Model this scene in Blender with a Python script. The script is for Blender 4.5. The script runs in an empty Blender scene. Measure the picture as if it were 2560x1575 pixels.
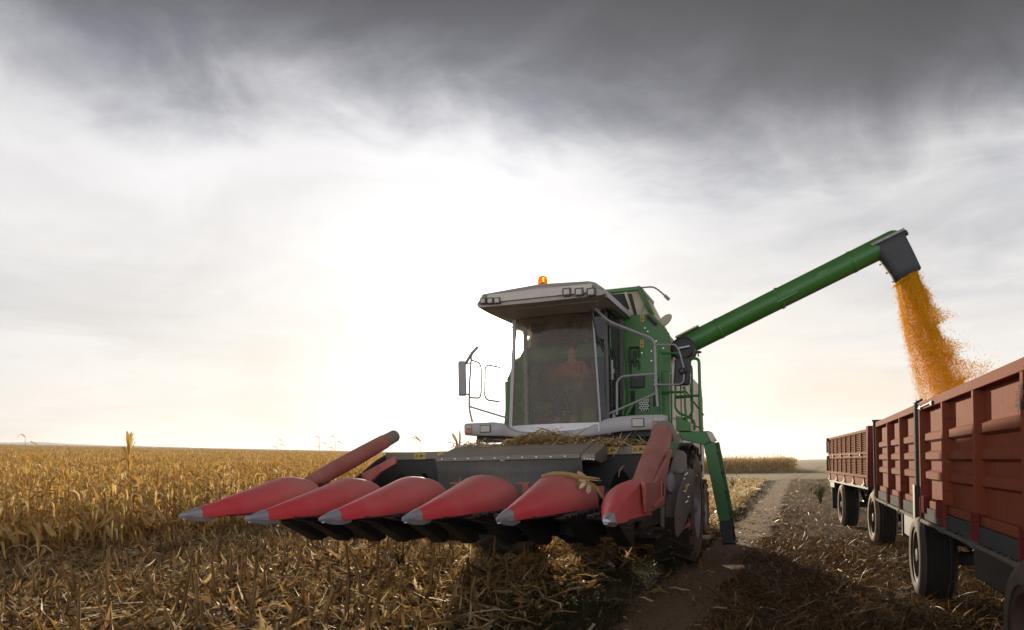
import bpy, math, random
import numpy as np
from mathutils import Vector, Matrix
random.seed(7); RNG = np.random.default_rng(11)
PI = math.pi
scene = bpy.context.scene
COL = scene.collection

# ------------------------------------------------------------------ frame
# World axes: X = to the right across the track, Y = along the track, Z = up.
CAM_H = 1.6; TH = math.atan(671/1780.); SN, CS = math.sin(TH), math.cos(TH)
ROLL = .02; FPX = 1854.
SUN = Vector((-.3573, .9340, .1606)).normalized()

def pt(px, py, y):
    """point of the reference view that lies on the cross plane Y = y"""
    u = (px-1280.)/FPX; w = -(py-1162.5)/FPX
    X = u*math.cos(ROLL)+w*math.sin(ROLL); Z = -u*math.sin(ROLL)+w*math.cos(ROLL)
    a, b = X*CS-SN, X*SN+CS
    t = y/b
    return Vector((a*t, y, CAM_H+Z*t))
def ptx(px, py, x):
    """same, on the long plane X = x"""
    p = pt(px, py, 1.0); t = x/p.x
    return Vector((x, t, CAM_H+(p.z-CAM_H)*t))

def gz(x, y):
    """ground height: level by the track, rising gently to the left"""
    d = -np.asarray(x, float)-10.0
    sp = np.where(d > 20, d, np.log1p(np.exp(np.minimum(d, 20)/2.0))*2.0)
    return .0435*sp

# ------------------------------------------------------------------ node helpers
class S:
    """tiny expression wrapper round shader sockets"""
    def __init__(s, nt, sock): s.nt, s.k = nt, sock
    def _m(s, op, *o):
        n = s.nt.nodes.new('ShaderNodeMath'); n.operation = op
        for i, q in enumerate((s,)+o):
            if isinstance(q, S): s.nt.links.new(q.k, n.inputs[i])
            else: n.inputs[i].default_value = q
        return S(s.nt, n.outputs[0])
    def __add__(s, o): return s._m('ADD', o)
    def __radd__(s, o): return s._m('ADD', o)
    def __sub__(s, o): return s._m('SUBTRACT', o)
    def __rsub__(s, o): return (s*-1.0)+o
    def __mul__(s, o): return s._m('MULTIPLY', o)
    def __rmul__(s, o): return s._m('MULTIPLY', o)
    def __truediv__(s, o): return s._m('DIVIDE', o)
    def pw(s, o): return s._m('POWER', o)
    def mx(s, o): return s._m('MAXIMUM', o)
    def mn(s, o): return s._m('MINIMUM', o)
    def cl(s): return s.mx(0.0).mn(1.0)
    def ss(s, a, b):
        n = s.nt.nodes.new('ShaderNodeMapRange'); n.interpolation_type = 'SMOOTHSTEP'
        s.nt.links.new(s.k, n.inputs['Value'])
        n.inputs['From Min'].default_value = a; n.inputs['From Max'].default_value = b
        return S(s.nt, n.outputs[0])
def lk(nt, inp, v):
    if isinstance(v, S): nt.links.new(v.k, inp)
    elif isinstance(v, bpy.types.NodeSocket): nt.links.new(v, inp)
    elif isinstance(v, (tuple, list)): inp.default_value = tuple(v)+((1.0,) if len(v) == 3 and len(inp.default_value) == 4 else ())
    else: inp.default_value = v
def mixc(nt, f, a, b):
    n = nt.nodes.new('ShaderNodeMix'); n.data_type = 'RGBA'
    lk(nt, n.inputs[0], f); lk(nt, n.inputs[6], a); lk(nt, n.inputs[7], b)
    return n.outputs[2]
def noise(nt, vec, scale, detail=4, rough=.55, dist=0.0):
    n = nt.nodes.new('ShaderNodeTexNoise')
    if vec is not None: nt.links.new(vec, n.inputs['Vector'])
    n.inputs['Scale'].default_value = scale; n.inputs['Detail'].default_value = detail
    n.inputs['Roughness'].default_value = rough; n.inputs['Distortion'].default_value = dist
    return S(nt, n.outputs['Fac'])
def vmap(nt, vec, scale=(1, 1, 1), rot=(0, 0, 0), loc=(0, 0, 0)):
    n = nt.nodes.new('ShaderNodeMapping'); nt.links.new(vec, n.inputs['Vector'])
    n.inputs['Scale'].default_value = scale; n.inputs['Rotation'].default_value = rot; n.inputs['Location'].default_value = loc
    return n.outputs[0]
def newmat(name):
    m = bpy.data.materials.new(name); m.use_nodes = True
    nt = m.node_tree; b = nt.nodes['Principled BSDF']
    return m, nt, b
def geo(nt): return nt.nodes.new('ShaderNodeNewGeometry')
def bump(nt, b, h, strength=.3, dist=.01):
    n = nt.nodes.new('ShaderNodeBump'); lk(nt, n.inputs['Height'], h)
    n.inputs['Strength'].default_value = strength; n.inputs['Distance'].default_value = dist
    nt.links.new(n.outputs[0], b.inputs['Normal'])

DUST = (.30, .225, .15)
def paint(name, col, rough=.4, dust=.35, metal=0.0, var=.25, scale=3.0, spec=.5, streak=True, dcol=DUST, up=.5, bmp=.12):
    """painted or bare sheet: patchy colour, dust that settles on upward faces, rain streaks"""
    m, nt, b = newmat(name); g = geo(nt); P = g.outputs['Position']
    n1 = noise(nt, P, scale, 6, .6); n2 = noise(nt, P, scale*7, 5, .65)
    sep = nt.nodes.new('ShaderNodeSeparateXYZ'); nt.links.new(g.outputs['Normal'], sep.inputs[0])
    nz = S(nt, sep.outputs[2])
    d = ((n1-.5)*1.6+.5).cl()*((n2-.35)*2.0).cl()*1.5
    d = (d*dust + nz.cl()*up*dust*n1*1.6).cl()
    if streak:
        sv = noise(nt, vmap(nt, P, (14, 14, .7)), 1.0, 4, .6)
        d = (d + (sv-.56).cl()*2.2*dust).cl()
    c0 = mixc(nt, (n1-.5)*var*2+.5, tuple(c*.72 for c in col), tuple(min(1, c*1.22) for c in col))
    c = mixc(nt, d, c0, dcol)
    lk(nt, b.inputs['Base Color'], c)
    lk(nt, b.inputs['Roughness'], (d*.45+rough+(n2-.5)*.15).cl())
    b.inputs['Metallic'].default_value = metal
    b.inputs['Specular IOR Level'].default_value = spec
    bump(nt, b, n1+n2*.3, bmp, .006)
    return m
def plain(name, col, rough=.6, metal=0., em=None, es=0.):
    m, nt, b = newmat(name); g = geo(nt)
    n = noise(nt, g.outputs['Position'], 9, 5)
    lk(nt, b.inputs['Base Color'], mixc(nt, n, tuple(c*.7 for c in col), tuple(min(1, c*1.25) for c in col)))
    b.inputs['Roughness'].default_value = rough; b.inputs['Metallic'].default_value = metal
    if em: lk(nt, b.inputs['Emission Color'], em); b.inputs['Emission Strength'].default_value = es
    return m
def leafy(name, cols, rough=.55, trans=.5, attr='shade'):
    """dry plant matter: colour from the per-leaf value, light shines through"""
    m, nt, b = newmat(name); g = geo(nt)
    at = nt.nodes.new('ShaderNodeAttribute'); at.attribute_name = attr
    oi = nt.nodes.new('ShaderNodeObjectInfo')
    n = noise(nt, g.outputs['Position'], 14, 4)
    f = (S(nt, at.outputs['Fac'])*.8 + (n-.5)*.5 + (S(nt, oi.outputs['Random'])-.5)*.18+.1).cl()
    cr = nt.nodes.new('ShaderNodeValToRGB'); nt.links.new(f.k, cr.inputs[0])
    el = cr.color_ramp.elements
    while len(el) < len(cols): el.new(.5)
    for i, c in enumerate(cols):
        el[i].position = i/(len(cols)-1); el[i].color = c+(1,)
    lk(nt, b.inputs['Base Color'], cr.outputs[0]); b.inputs['Roughness'].default_value = rough
    b.inputs['Specular IOR Level'].default_value = .22
    tr = nt.nodes.new('ShaderNodeBsdfTranslucent'); nt.links.new(cr.outputs[0], tr.inputs['Color'])
    mx = nt.nodes.new('ShaderNodeMixShader'); mx.inputs[0].default_value = trans
    nt.links.new(b.outputs[0], mx.inputs[1]); nt.links.new(tr.outputs[0], mx.inputs[2])
    nt.links.new(mx.outputs[0], nt.nodes['Material Output'].inputs['Surface'])
    return m
def glassy(name, tint=(.75, .8, .78), dirt=.12, dcol=(.35, .3, .24), spread=.35):
    m, nt, b = newmat(name); g = geo(nt); nt.nodes.remove(b)
    tr = nt.nodes.new('ShaderNodeBsdfTransparent'); lk(nt, tr.inputs[0], tint)
    gl = nt.nodes.new('ShaderNodeBsdfGlossy'); gl.inputs['Roughness'].default_value = .06
    df = nt.nodes.new('ShaderNodeBsdfDiffuse'); lk(nt, df.inputs[0], dcol)
    tl = nt.nodes.new('ShaderNodeBsdfTranslucent'); lk(nt, tl.inputs[0], dcol)
    fr = nt.nodes.new('ShaderNodeFresnel'); fr.inputs[0].default_value = 1.45
    m1 = nt.nodes.new('ShaderNodeMixShader'); lk(nt, m1.inputs[0], S(nt, fr.outputs[0])*.9)
    nt.links.new(tr.outputs[0], m1.inputs[1]); nt.links.new(gl.outputs[0], m1.inputs[2])
    dd = nt.nodes.new('ShaderNodeMixShader'); dd.inputs[0].default_value = .5
    nt.links.new(df.outputs[0], dd.inputs[1]); nt.links.new(tl.outputs[0], dd.inputs[2])
    n1 = noise(nt, g.outputs['Position'], 2.2, 6, .65); n2 = noise(nt, g.outputs['Position'], 60, 3)
    rf = nt.nodes.new('ShaderNodeBsdfRefraction'); rf.inputs['IOR'].default_value = 1.01; rf.inputs['Roughness'].default_value = .55; lk(nt, rf.inputs['Color'], (.95, .86, .70))
    d3 = nt.nodes.new('ShaderNodeMixShader'); d3.inputs[0].default_value = .35
    nt.links.new(dd.outputs[0], d3.inputs[1]); nt.links.new(rf.outputs[0], d3.inputs[2]); dd = d3
    m2 = nt.nodes.new('ShaderNodeMixShader'); lk(nt, m2.inputs[0], ((n1-.3)*spread+(n2-.5)*.12+dirt).cl())
    nt.links.new(m1.outputs[0], m2.inputs[1]); nt.links.new(dd.outputs[0], m2.inputs[2])
    nt.links.new(m2.outputs[0], nt.nodes['Material Output'].inputs['Surface'])
    return m

M = {}
def red_snout():
    m, nt, b = newmat('red_plastic'); g = geo(nt); P = g.outputs['Position']
    sp = nt.nodes.new('ShaderNodeSeparateXYZ'); nt.links.new(P, sp.inputs[0])
    y = S(nt, sp.outputs[1]); z = S(nt, sp.outputs[2])
    n1 = noise(nt, P, 2.6, 6, .6); n2 = noise(nt, P, 26, 5, .65); n3 = noise(nt, P, 160, 2)
    # dust film: rubbed off by the crop towards the point, thick on the back
    d = ((y-5.75)*.55+(z-1.3)*.9+(n1-.5)*.9+.06).cl()*.74 + (n2-.5)*.22
    d = (d*(n3*.5+.75)).cl()
    c0 = mixc(nt, n1, (.60, .040, .046), (.76, .070, .076))
    c = mixc(nt, d, c0, (.50, .25, .19))
    lk(nt, b.inputs['Base Color'], c); lk(nt, b.inputs['Roughness'], (d*.3+.40).cl())
    ch = noise(nt, P, 75, 3, .6)
    c = mixc(nt, ((ch-.66)*14).cl()*(n1*.9).cl(), c, (.48, .36, .22))
    lk(nt, b.inputs['Base Color'], c)
    scr = noise(nt, vmap(nt, P, (40, 3, 40)), 1.0, 3)
    bump(nt, b, n2*.5+scr*.3, .08, .004)
    return m
M['red'] = red_snout()
M['reddull'] = paint('faded_red_sheet', (.40, .065, .05), .5, .85, var=.3, dcol=(.40, .23, .16), streak=False)
M['tip'] = paint('worn_steel', (.46, .46, .47), .42, .35, metal=.55, var=.5, scale=9, streak=False, dcol=(.28, .26, .24))
M['black'] = paint('black_sheet', (.014, .013, .012), .55, .2, var=.4, streak=False, dcol=(.07, .05, .032))
M['dark'] = paint('dark_steel', (.022, .02, .018), .6, .3, var=.4, streak=False, dcol=(.085, .062, .04))
M['apron'] = paint('grey_sheet_dark', (.06, .056, .05), .5, .45, var=.3, dcol=(.2, .165, .12))
M['greysheet'] = paint('grey_sheet_dusty', (.185, .160, .130), .55, .5, var=.3, dcol=(.31, .235, .155), up=1.0)
M['cabgrey'] = paint('grey_cab_plastic', (.36, .34, .335), .42, .35, var=.15, dcol=(.4, .33, .25))
M['roofgrey'] = paint('beige_roof_plastic', (.40, .36, .30), .45, .35, var=.15, dcol=(.4, .32, .22))
M['inset'] = paint('pale_roof_panel', (.5, .455, .38), .45, .3, var=.12)
M['green'] = paint('green_paint', (.020, .130, .013), .40, .38, var=.4, dcol=(.15, .16, .06))
M['greendark'] = paint('green_paint_steps', (.016, .13, .014), .38, .25, var=.3, dcol=(.12, .13, .05))
M['cream'] = paint('cream_paint', (.46, .385, .27), .45, .4, var=.15, dcol=(.33, .24, .16))
M['rail'] = paint('grey_rail_paint', (.25, .235, .225), .4, .3, streak=False)
M['rubber'] = paint('dusty_rubber', (.02, .019, .018), .75, .7, var=.4, streak=False, dcol=(.17, .13, .09), up=.3)
M['rubber2'] = paint('side_dust_rubber', (.03, .028, .026), .75, .9, var=.4, streak=False, dcol=(.27, .21, .15), up=.3)
def tyre_mat(name, wall, tread):
    m, nt, b = newmat(name); g = geo(nt); P = g.outputs['Position']
    sep = nt.nodes.new('ShaderNodeSeparateXYZ'); nt.links.new(g.outputs['True Normal'], sep.inputs[0])
    nx = S(nt, sep.outputs[0])._m('ABSOLUTE')
    n1 = noise(nt, P, 5, 6, .65); n2 = noise(nt, P, 30, 5, .7)
    d = (nx.ss(.45, .9)*(wall*.55)+tread + (n1-.5)*.7*(nx*wall+tread) + (n2-.5)*.35*(nx*wall+.1)).cl()
    lk(nt, b.inputs['Base Color'], mixc(nt, d, (.013, .012, .011), (.33, .25, .17)))
    b.inputs['Roughness'].default_value = .8; b.inputs['Specular IOR Level'].default_value = .2
    bump(nt, b, n2, .2, .004); return m
M['rubber'] = tyre_mat('trailer_tyre', .42, .02)
M['rubber2'] = tyre_mat('field_tyre', .9, .10)
M['rubber3'] = tyre_mat('pale_tyre', 1.5, .02)
M['rim'] = paint('silver_rim', (.42, .42, .42), .4, .4, metal=.35, streak=False, dcol=(.3, .25, .19))
M['rimrust'] = paint('rusty_rim', (.06, .028, .017), .7, .3, streak=False, dcol=(.14, .085, .05))
M['chute'] = paint('black_rubber_spout', (.03, .03, .031), .6, .3, var=.3, streak=False, dcol=(.12, .11, .1))
M['glass'] = glassy('dusty_windscreen', (.56, .55, .48), .20, (.50, .36, .21), .55)
M['sideglass'] = glassy('side_glass', (.62, .72, .74), .05, (.3, .28, .24), .15)
M['yellow'] = plain('yellow_decal', (.46, .31, .05), .55)
M['ink'] = plain('black_ink', (.03, .025, .02), .5)
M['lens'] = plain('clear_lens', (.36, .31, .25), .12)
M['amber_dull'] = plain('dusty_amber_lens', (.34, .10, .025), .3)
M['lensdark'] = plain('lamp_housing', (.05, .045, .04), .4)
M['bolt'] = plain('bolt_zinc', (.75, .75, .75), .3, .6)
M['bark'] = plain('interior_black', (.018, .016, .014), .7)
M['seat'] = plain('seat_fabric', (.03, .028, .026), .8)
M['interior_green'] = plain('green_console', (.03, .16, .02), .5)
M['perf'] = paint('galvanised_plate', (.5, .49, .48), .4, .3, metal=.4, streak=False)
def amber(name, col, es):
    m, nt, b = newmat(name); lk(nt, b.inputs['Base Color'], col)
    b.inputs['Roughness'].default_value = .18; b.inputs['Transmission Weight'].default_value = .55
    b.inputs['IOR'].default_value = 1.2
    tl = nt.nodes.new('ShaderNodeBsdfTranslucent'); lk(nt, tl.inputs[0], col)
    mx = nt.nodes.new('ShaderNodeMixShader'); mx.inputs[0].default_value = .55
    nt.links.new(b.outputs[0], mx.inputs[1]); nt.links.new(tl.outputs[0], mx.inputs[2])
    nt.links.new(mx.outputs[0], nt.nodes['Material Output'].inputs['Surface'])
    return m
M['amber'] = amber('amber_lens', (.95, .36, .02), 0)
def trailer_red(name, col, worn):
    m, nt, b = newmat(name); g = geo(nt); P = g.outputs['Position']
    n1 = noise(nt, P, 1.3, 6, .6); n2 = noise(nt, vmap(nt, P, (9, 9, .8)), 1.0, 6, .65); n3 = noise(nt, P, 34, 5, .7)
    n4 = noise(nt, vmap(nt, P, (2, 1.1, 9)), 1.0, 5, .7, .6)
    c = mixc(nt, n1, tuple(k*.75 for k in col), tuple(k*1.25 for k in col))
    c = mixc(nt, ((n2-.52)*3.2).cl()*.50, c, (.27, .135, .07))
    c = mixc(nt, ((n4-.60)*7).cl()*worn, c, (.10, .032, .022))
    c = mixc(nt, ((n3-.68)*9).cl()*worn*.8, c, (.09, .055, .035))
    sp2 = nt.nodes.new('ShaderNodeSeparateXYZ'); nt.links.new(P, sp2.inputs[0]); py, pz = S(nt, sp2.outputs[1]), S(nt, sp2.outputs[2])
    st = (1.0-((py-5.62)*(py-5.62)*9.0+(pz-1.98)*(pz-1.98)*40.0)+(n3-.5)*2.6+(n4-.5)*2.0)
    c = mixc(nt, st.ss(.25, .6)*.85, c, (.02, .014, .01))                      # tar smear on one board
    chip = noise(nt, vmap(nt, P, (3, 2.2, 6), (.2, 0, .1), (4.1, 0, 2)), 1.0, 8, .75)
    c = mixc(nt, ((chip-.64)*16).cl()*.8, c, (.30, .19, .11))
    lk(nt, b.inputs['Base Color'], c); lk(nt, b.inputs['Roughness'], (n3*.2+.75).cl()); b.inputs['Specular IOR Level'].default_value = .06
    bump(nt, b, n1*.6+n3*.25, .22, .008)
    return m
M['trailer'] = trailer_red('faded_trailer_red', (.235, .060, .030), .75)
M['trailer2'] = trailer_red('orange_red_trailer', (.27, .075, .02), .5)
M['trailerdark'] = trailer_red('dark_trailer_red', (.17, .03, .028), .3)
M['sill'] = paint('grey_trailer_sill', (.062, .064, .064), .85, .4, dcol=(.14, .11, .08), spec=.06)
M['rod'] = paint('steel_rod', (.13, .115, .10), .8, .5, streak=False, dcol=(.16, .12, .08), spec=.1)
M['corn'] = leafy('dry_corn', [(.15, .072, .018), (.37, .20, .045), (.55, .335, .085), (.68, .465, .165), (.82, .68, .38)], .65, .52)
M['residue'] = leafy('corn_trash', [(.045, .024, .009), (.19, .105, .035), (.37, .225, .08), (.56, .38, .165), (.86, .73, .50)], .6, .38)
M['grass'] = leafy('dry_grass', [(.028, .016, .006), (.085, .045, .015), (.18, .095, .032), (.33, .20, .085), (.66, .50, .28)], .5, .3)
M['weed'] = leafy('green_weed', [(.012, .018, .005), (.03, .042, .011), (.055, .058, .018), (.10, .08, .03), (.15, .115, .05)], .9, .25)
M['stump'] = leafy('cut_stalk', [(.06, .032, .013), (.15, .08, .026), (.25, .145, .05), (.36, .225, .09), (.5, .36, .18)], .85, .2)
M['grain'] = leafy('corn_kernels', [(.90, .52, .009), (.93, .62, .018), (.95, .70, .036), (.96, .78, .08), (.98, .87, .26)], .5, .64)
M['bug'] = plain('grey_scrap', (.2, .17, .13), .8)

# ------------------------------------------------------------------ mesh builder
ORG = {}
class MB:
    def __init__(s): s.v, s.f = [], []
    def add(s, vs, fs):
        o = len(s.v); s.v += [tuple(v) for v in vs]; s.f += [tuple(i+o for i in f) for f in fs]
        return s
    def box(s, x0, x1, y0, y1, z0, z1):
        vs = [(x, y, z) for z in (z0, z1) for y in (y0, y1) for x in (x0, x1)]
        return s.add(vs, [(0, 2, 3, 1), (4, 5, 7, 6), (0, 1, 5, 4), (2, 6, 7, 3), (0, 4, 6, 2), (1, 3, 7, 5)])
    def obox(s, c, ux, uy, uz):
        c, ux, uy, uz = Vector(c), Vector(ux), Vector(uy), Vector(uz)
        vs = [c+ux*i+uy*j+uz*k for k in (-1, 1) for j in (-1, 1) for i in (-1, 1)]
        return s.add(vs, [(0, 2, 3, 1), (4, 5, 7, 6), (0, 1, 5, 4), (2, 6, 7, 3), (0, 4, 6, 2), (1, 3, 7, 5)])
    def bar(s, p, q, w, t, up=(0, 0, 1)):
        p, q = Vector(p), Vector(q); d = q-p; L = d.length; d.normalize()
        u = Vector(up); sx = d.cross(u)
        if sx.length < 1e-4: sx = d.cross(Vector((1, 0, 0)))
        sx.normalize(); uy = sx.cross(d)
        return s.obox((p+q)/2, sx*w/2, d*L/2, uy*t/2)
    def prism(s, poly, ext):
        """closed polygon (list of 3D points) pushed along ext"""
        n = len(poly); e = Vector(ext); P = [Vector(p) for p in poly]
        fs = [tuple(range(n))[::-1], tuple(range(n, 2*n))]
        fs += [(i, (i+1) % n, n+(i+1) % n, n+i) for i in range(n)]
        return s.add(P+[p+e for p in P], fs)
    def loft(s, rings, caps=True, closed=True):
        n = len(rings[0]); vs = [p for r in rings for p in r]; fs = []
        for k in range(len(rings)-1):
            for i in range(n if closed else n-1):
                j = (i+1) % n
                fs.append((k*n+i, k*n+j, (k+1)*n+j, (k+1)*n+i))
        if caps:
            fs.append(tuple(range(n))[::-1]); fs.append(tuple((len(rings)-1)*n+i for i in range(n)))
        return s.add(vs, fs)
    def tube(s, pts, r, n=8, caps=True):
        P = [Vector(p) for p in pts]; R = r if isinstance(r, (list, tuple)) else [r]*len(P)
        rings = []; ref = None
        for i, p in enumerate(P):
            d = (P[min(i+1, len(P)-1)]-P[max(i-1, 0)]).normalized()
            if ref is None:
                ref = Vector((0, 0, 1)) if abs(d.z) < .9 else Vector((1, 0, 0))
            a = (ref-d*ref.dot(d)).normalized(); ref = a; b = d.cross(a)
            rings.append([p+(a*math.cos(t)+b*math.sin(t))*R[i] for t in [2*PI*k/n for k in range(n)]])
        return s.loft(rings, caps)
    def lathe(s, c, axis, prof, n=32, caps=True):
        c = Vector(c); d = Vector(axis).normalized()
        a = d.cross(Vector((0, 0, 1)));  a = a.normalized() if a.length > 1e-3 else Vector((1, 0, 0)); b = d.cross(a)
        rings = [[c+d*t+(a*math.cos(q)+b*math.sin(q))*r for q in [2*PI*k/n for k in range(n)]] for t, r in prof]
        return s.loft(rings, caps)
    def build(s, name, mat, parent=None, bevel=0.0, sharp=35, smooth=True):
        org = ORG.get(parent.name, Vector((0, 0, 0))) if parent else Vector((0, 0, 0))
        me = bpy.data.meshes.new(name)
        me.from_pydata([tuple(Vector(v)-org) for v in s.v], [], s.f); me.update()
        import bmesh
        bm = bmesh.new(); bm.from_mesh(me); bmesh.ops.recalc_face_normals(bm, faces=bm.faces); bm.to_mesh(me); bm.free()
        if smooth:
            me.shade_smooth(); me.set_sharp_from_angle(angle=math.radians(sharp))
        me.materials.append(M[mat] if isinstance(mat, str) else mat)
        o = bpy.data.objects.new(name, me); COL.objects.link(o)
        if parent: o.parent = parent; ORG[o.name] = org
        if bevel:
            b = o.modifiers.new('bevel', 'BEVEL'); b.width = bevel; b.segments = 2; b.limit_method = 'ANGLE'; b.angle_limit = math.radians(40)
            b.harden_normals = False
        return o
def thing(name, label, cat, loc, group=None):
    o = bpy.data.objects.new(name, None); COL.objects.link(o); o.location = loc; o.empty_display_size = .2
    ORG[o.name] = Vector(loc); tag(o, label, cat, group); return o
def tag(o, label=None, cat=None, group=None, kind=None):
    if label: o['label'] = label
    if cat: o['category'] = cat
    if group: o['group'] = group
    if kind: o['kind'] = kind
    return o
def rounded(pts, r, n=4):
    """polyline with rounded corners"""
    P = [Vector(p) for p in pts]; out = [P[0]]
    for i in range(1, len(P)-1):
        a, b, c = P[i-1], P[i], P[i+1]
        u = (a-b); v = (c-b); k = min(r, u.length*.45, v.length*.45)
        p0 = b+u.normalized()*k; p1 = b+v.normalized()*k
        for j in range(n+1):
            t = j/n; out.append(p0*(1-t)**2+b*2*t*(1-t)+p1*t*t)
    out.append(P[-1]); return out
def mesh_np(name, V, Q, shade, mat, parent=None):
    me = bpy.data.meshes.new(name)
    nv, nq = len(V), len(Q)
    me.vertices.add(nv); me.vertices.foreach_set('co', np.ascontiguousarray(V, np.float32).ravel())
    me.loops.add(nq*4); me.loops.foreach_set('vertex_index', np.ascontiguousarray(Q, np.int32).ravel())
    me.polygons.add(nq); me.polygons.foreach_set('loop_start', np.arange(0, nq*4, 4, dtype=np.int32))
    me.polygons.foreach_set('use_smooth', np.ones(nq, bool))
    at = me.attributes.new('shade', 'FLOAT', 'POINT'); at.data.foreach_set('value', np.ascontiguousarray(shade, np.float32))
    me.update(calc_edges=True); me.materials.append(M[mat])
    if name is None: return me
    o = bpy.data.objects.new(name, me); COL.objects.link(o)
    return o
def scatter(variants, pos, yaw, tiltx, tilty, scale, shade_off, pick):
    """numpy copies of small quad meshes -> one big array"""
    Vs, Qs, Ss = [], [], []; off = 0
    for k, (v, q, s) in enumerate(variants):
        idx = np.nonzero(pick == k)[0]
        if len(idx) == 0: continue
        n = len(idx)
        cx, sx = np.cos(tiltx[idx]), np.sin(tiltx[idx]); cy, sy = np.cos(tilty[idx]), np.sin(tilty[idx]); cz, sz = np.cos(yaw[idx]), np.sin(yaw[idx])
        x, y, z = [np.repeat(v[None, :, i], n, 0)*scale[idx][:, None] for i in range(3)]
        y, z = y*cx[:, None]-z*sx[:, None], y*sx[:, None]+z*cx[:, None]
        x, z = x*cy[:, None]+z*sy[:, None], -x*sy[:, None]+z*cy[:, None]
        x, y = x*cz[:, None]-y*sz[:, None], x*sz[:, None]+y*cz[:, None]
        W = np.stack([x, y, z], -1)+pos[idx][:, None, :]
        Vs.append(W.reshape(-1, 3))
        Qs.append((q[None]+(np.arange(n)*len(v))[:, None, None]+off).reshape(-1, 4))
        Ss.append(np.clip(s[None]+shade_off[idx][:, None], 0, 1).ravel())
        off += n*len(v)
    return np.concatenate(Vs), np.concatenate(Qs), np.concatenate(Ss)

# ------------------------------------------------------------------ camera
cam = bpy.data.cameras.new('camera'); co = bpy.data.objects.new('camera', cam); COL.objects.link(co)
cam.sensor_width = 36; cam.lens = FPX/2560*36; cam.shift_y = 375/2560
cam.clip_start = .05; cam.clip_end = 30000
fw = Vector((-SN, CS, 0)); rt = Vector((CS, SN, 0)); up = Vector((0, 0, 1))
cr = rt*math.cos(ROLL)-up*math.sin(ROLL); cu = rt*math.sin(ROLL)+up*math.cos(ROLL)
Mx = Matrix((cr, cu, -fw)).transposed().to_4x4(); Mx.translation = (0, 0, CAM_H)
co.matrix_world = Mx; scene.camera = co

# ------------------------------------------------------------------ sun and sky
sun = bpy.data.lights.new('sun', 'SUN'); so = bpy.data.objects.new('sun', sun); COL.objects.link(so)
sun.energy = 5.0; sun.angle = math.radians(.6); sun.color = (1.0, .83, .60)
so.rotation_euler = SUN.to_track_quat('Z', 'Y').to_euler(); so.location = (0, 0, 50)
w = bpy.data.worlds.new('World'); scene.world = w; w.use_nodes = True
nt = w.node_tree; bg = nt.nodes['Background']
sky = nt.nodes.new('ShaderNodeTexSky'); sky.sky_type = 'NISHITA'; sky.sun_disc = False
sky.sun_elevation = math.asin(SUN.z); sky.sun_rotation = math.atan2(SUN.x, SUN.y)
sky.air_density = 1.2; sky.dust_density = 2.5
tc = nt.nodes.new('ShaderNodeTexCoord'); D = tc.outputs['Generated']
sp = nt.nodes.new('ShaderNodeSeparateXYZ'); nt.links.new(D, sp.inputs[0])
dx, dy, dz = [S(nt, sp.outputs[i]) for i in range(3)]
def dot(v): return dx*v[0]+dy*v[1]+dz*v[2]
cosS = dot(SUN).mx(0.0)
den = dz.mx(0.0)+.13
cmb = nt.nodes.new('ShaderNodeCombineXYZ')
# cloud deck seen in perspective; turned so the streaks fan out of the low right of the sun
lk(nt, cmb.inputs[0], (dx*CS+dy*SN)/den); lk(nt, cmb.inputs[1], (dx*-SN+dy*CS)/den); cmb.inputs[2].default_value = 0.4
Pc = cmb.outputs[0]
wv = nt.nodes.new('ShaderNodeTexNoise'); nt.links.new(D, wv.inputs['Vector']); wv.inputs['Scale'].default_value = 2.6; wv.inputs['Detail'].default_value = 3
va = nt.nodes.new('ShaderNodeVectorMath'); va.operation = 'MULTIPLY_ADD'
nt.links.new(wv.outputs['Color'], va.inputs[0]); va.inputs[1].default_value = (.28, .28, .22); nt.links.new(D, va.inputs[2])
Dw = va.outputs[0]
nA = noise(nt, vmap(nt, Dw, (1.7, 1.7, 3.0), (.35, .25, .2), (1.3, .2, 4.1)), 1.0, 6, .52, .4)      # big masses
nB = noise(nt, vmap(nt, Pc, (1.5, 2.4, 1), (0, 0, .75), (3.1, 1.7, 0)), 1.0, 9, .60, .9)            # wisps of the deck
nD = noise(nt, vmap(nt, Dw, (4.2, 4.2, 7.5), (.5, .35, .1), (8.1, 2.7, 1.1)), 1.0, 8, .58, .5)      # soft billows
nS = noise(nt, vmap(nt, Dw, (2.2, 2.2, 9.0), (.10, -.22, 0), (2.2, 5.1, .3)), 1.0, 7, .55, .5)             # long grey streaks
nC = noise(nt, vmap(nt, Dw, (1.1, 1.1, 2.2), (0, 0, -.3), (7.7, 2.2, 0)), 1.0, 5, .5, .3)
nW = noise(nt, vmap(nt, D, (3.0, 3.0, 17.0), (.04, -.05, 0)), 1.0, 8, .60, .6)                       # low bands towards the horizon
fwd = dot(fw); side = dot(rt)
front = fwd.ss(-.25, .25)
elev = dz + (nA-.5)*.20 + (nD-.5)*.17 + (nB-.5)*.11 + side*.06 + side*side*.15
deep = elev.ss(.362, .580)*front
deep = deep.mx(dz.ss(.30, .56)*.95*(1.0-front))
veil = ((nD-.36)*2.4).cl()*((nB-.30)*2.0).cl()*(side+.20).ss(0, .5)*dz.ss(.05, .2)*.50
veil = veil + ((nS-.46)*3.0).cl()*(side+.15).ss(0, .35)*dz.ss(.16, .27)*dz.ss(.46, .32)*.22
low = ((nW-.45)*3.2).cl()*dz.ss(.34, .08)*.30*(1.0-cosS.pw(30.0))
halo = cosS.pw(8.0)*.10 + cosS.pw(45.0)*.36 + cosS.pw(420.0)*6.0 + cosS.pw(9000.0)*60.0
bright = (nC-.5)*.28 + (nD-.5)*.36 + (nB-.5)*dz.ss(.15, .4)*.28 + .80
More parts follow.
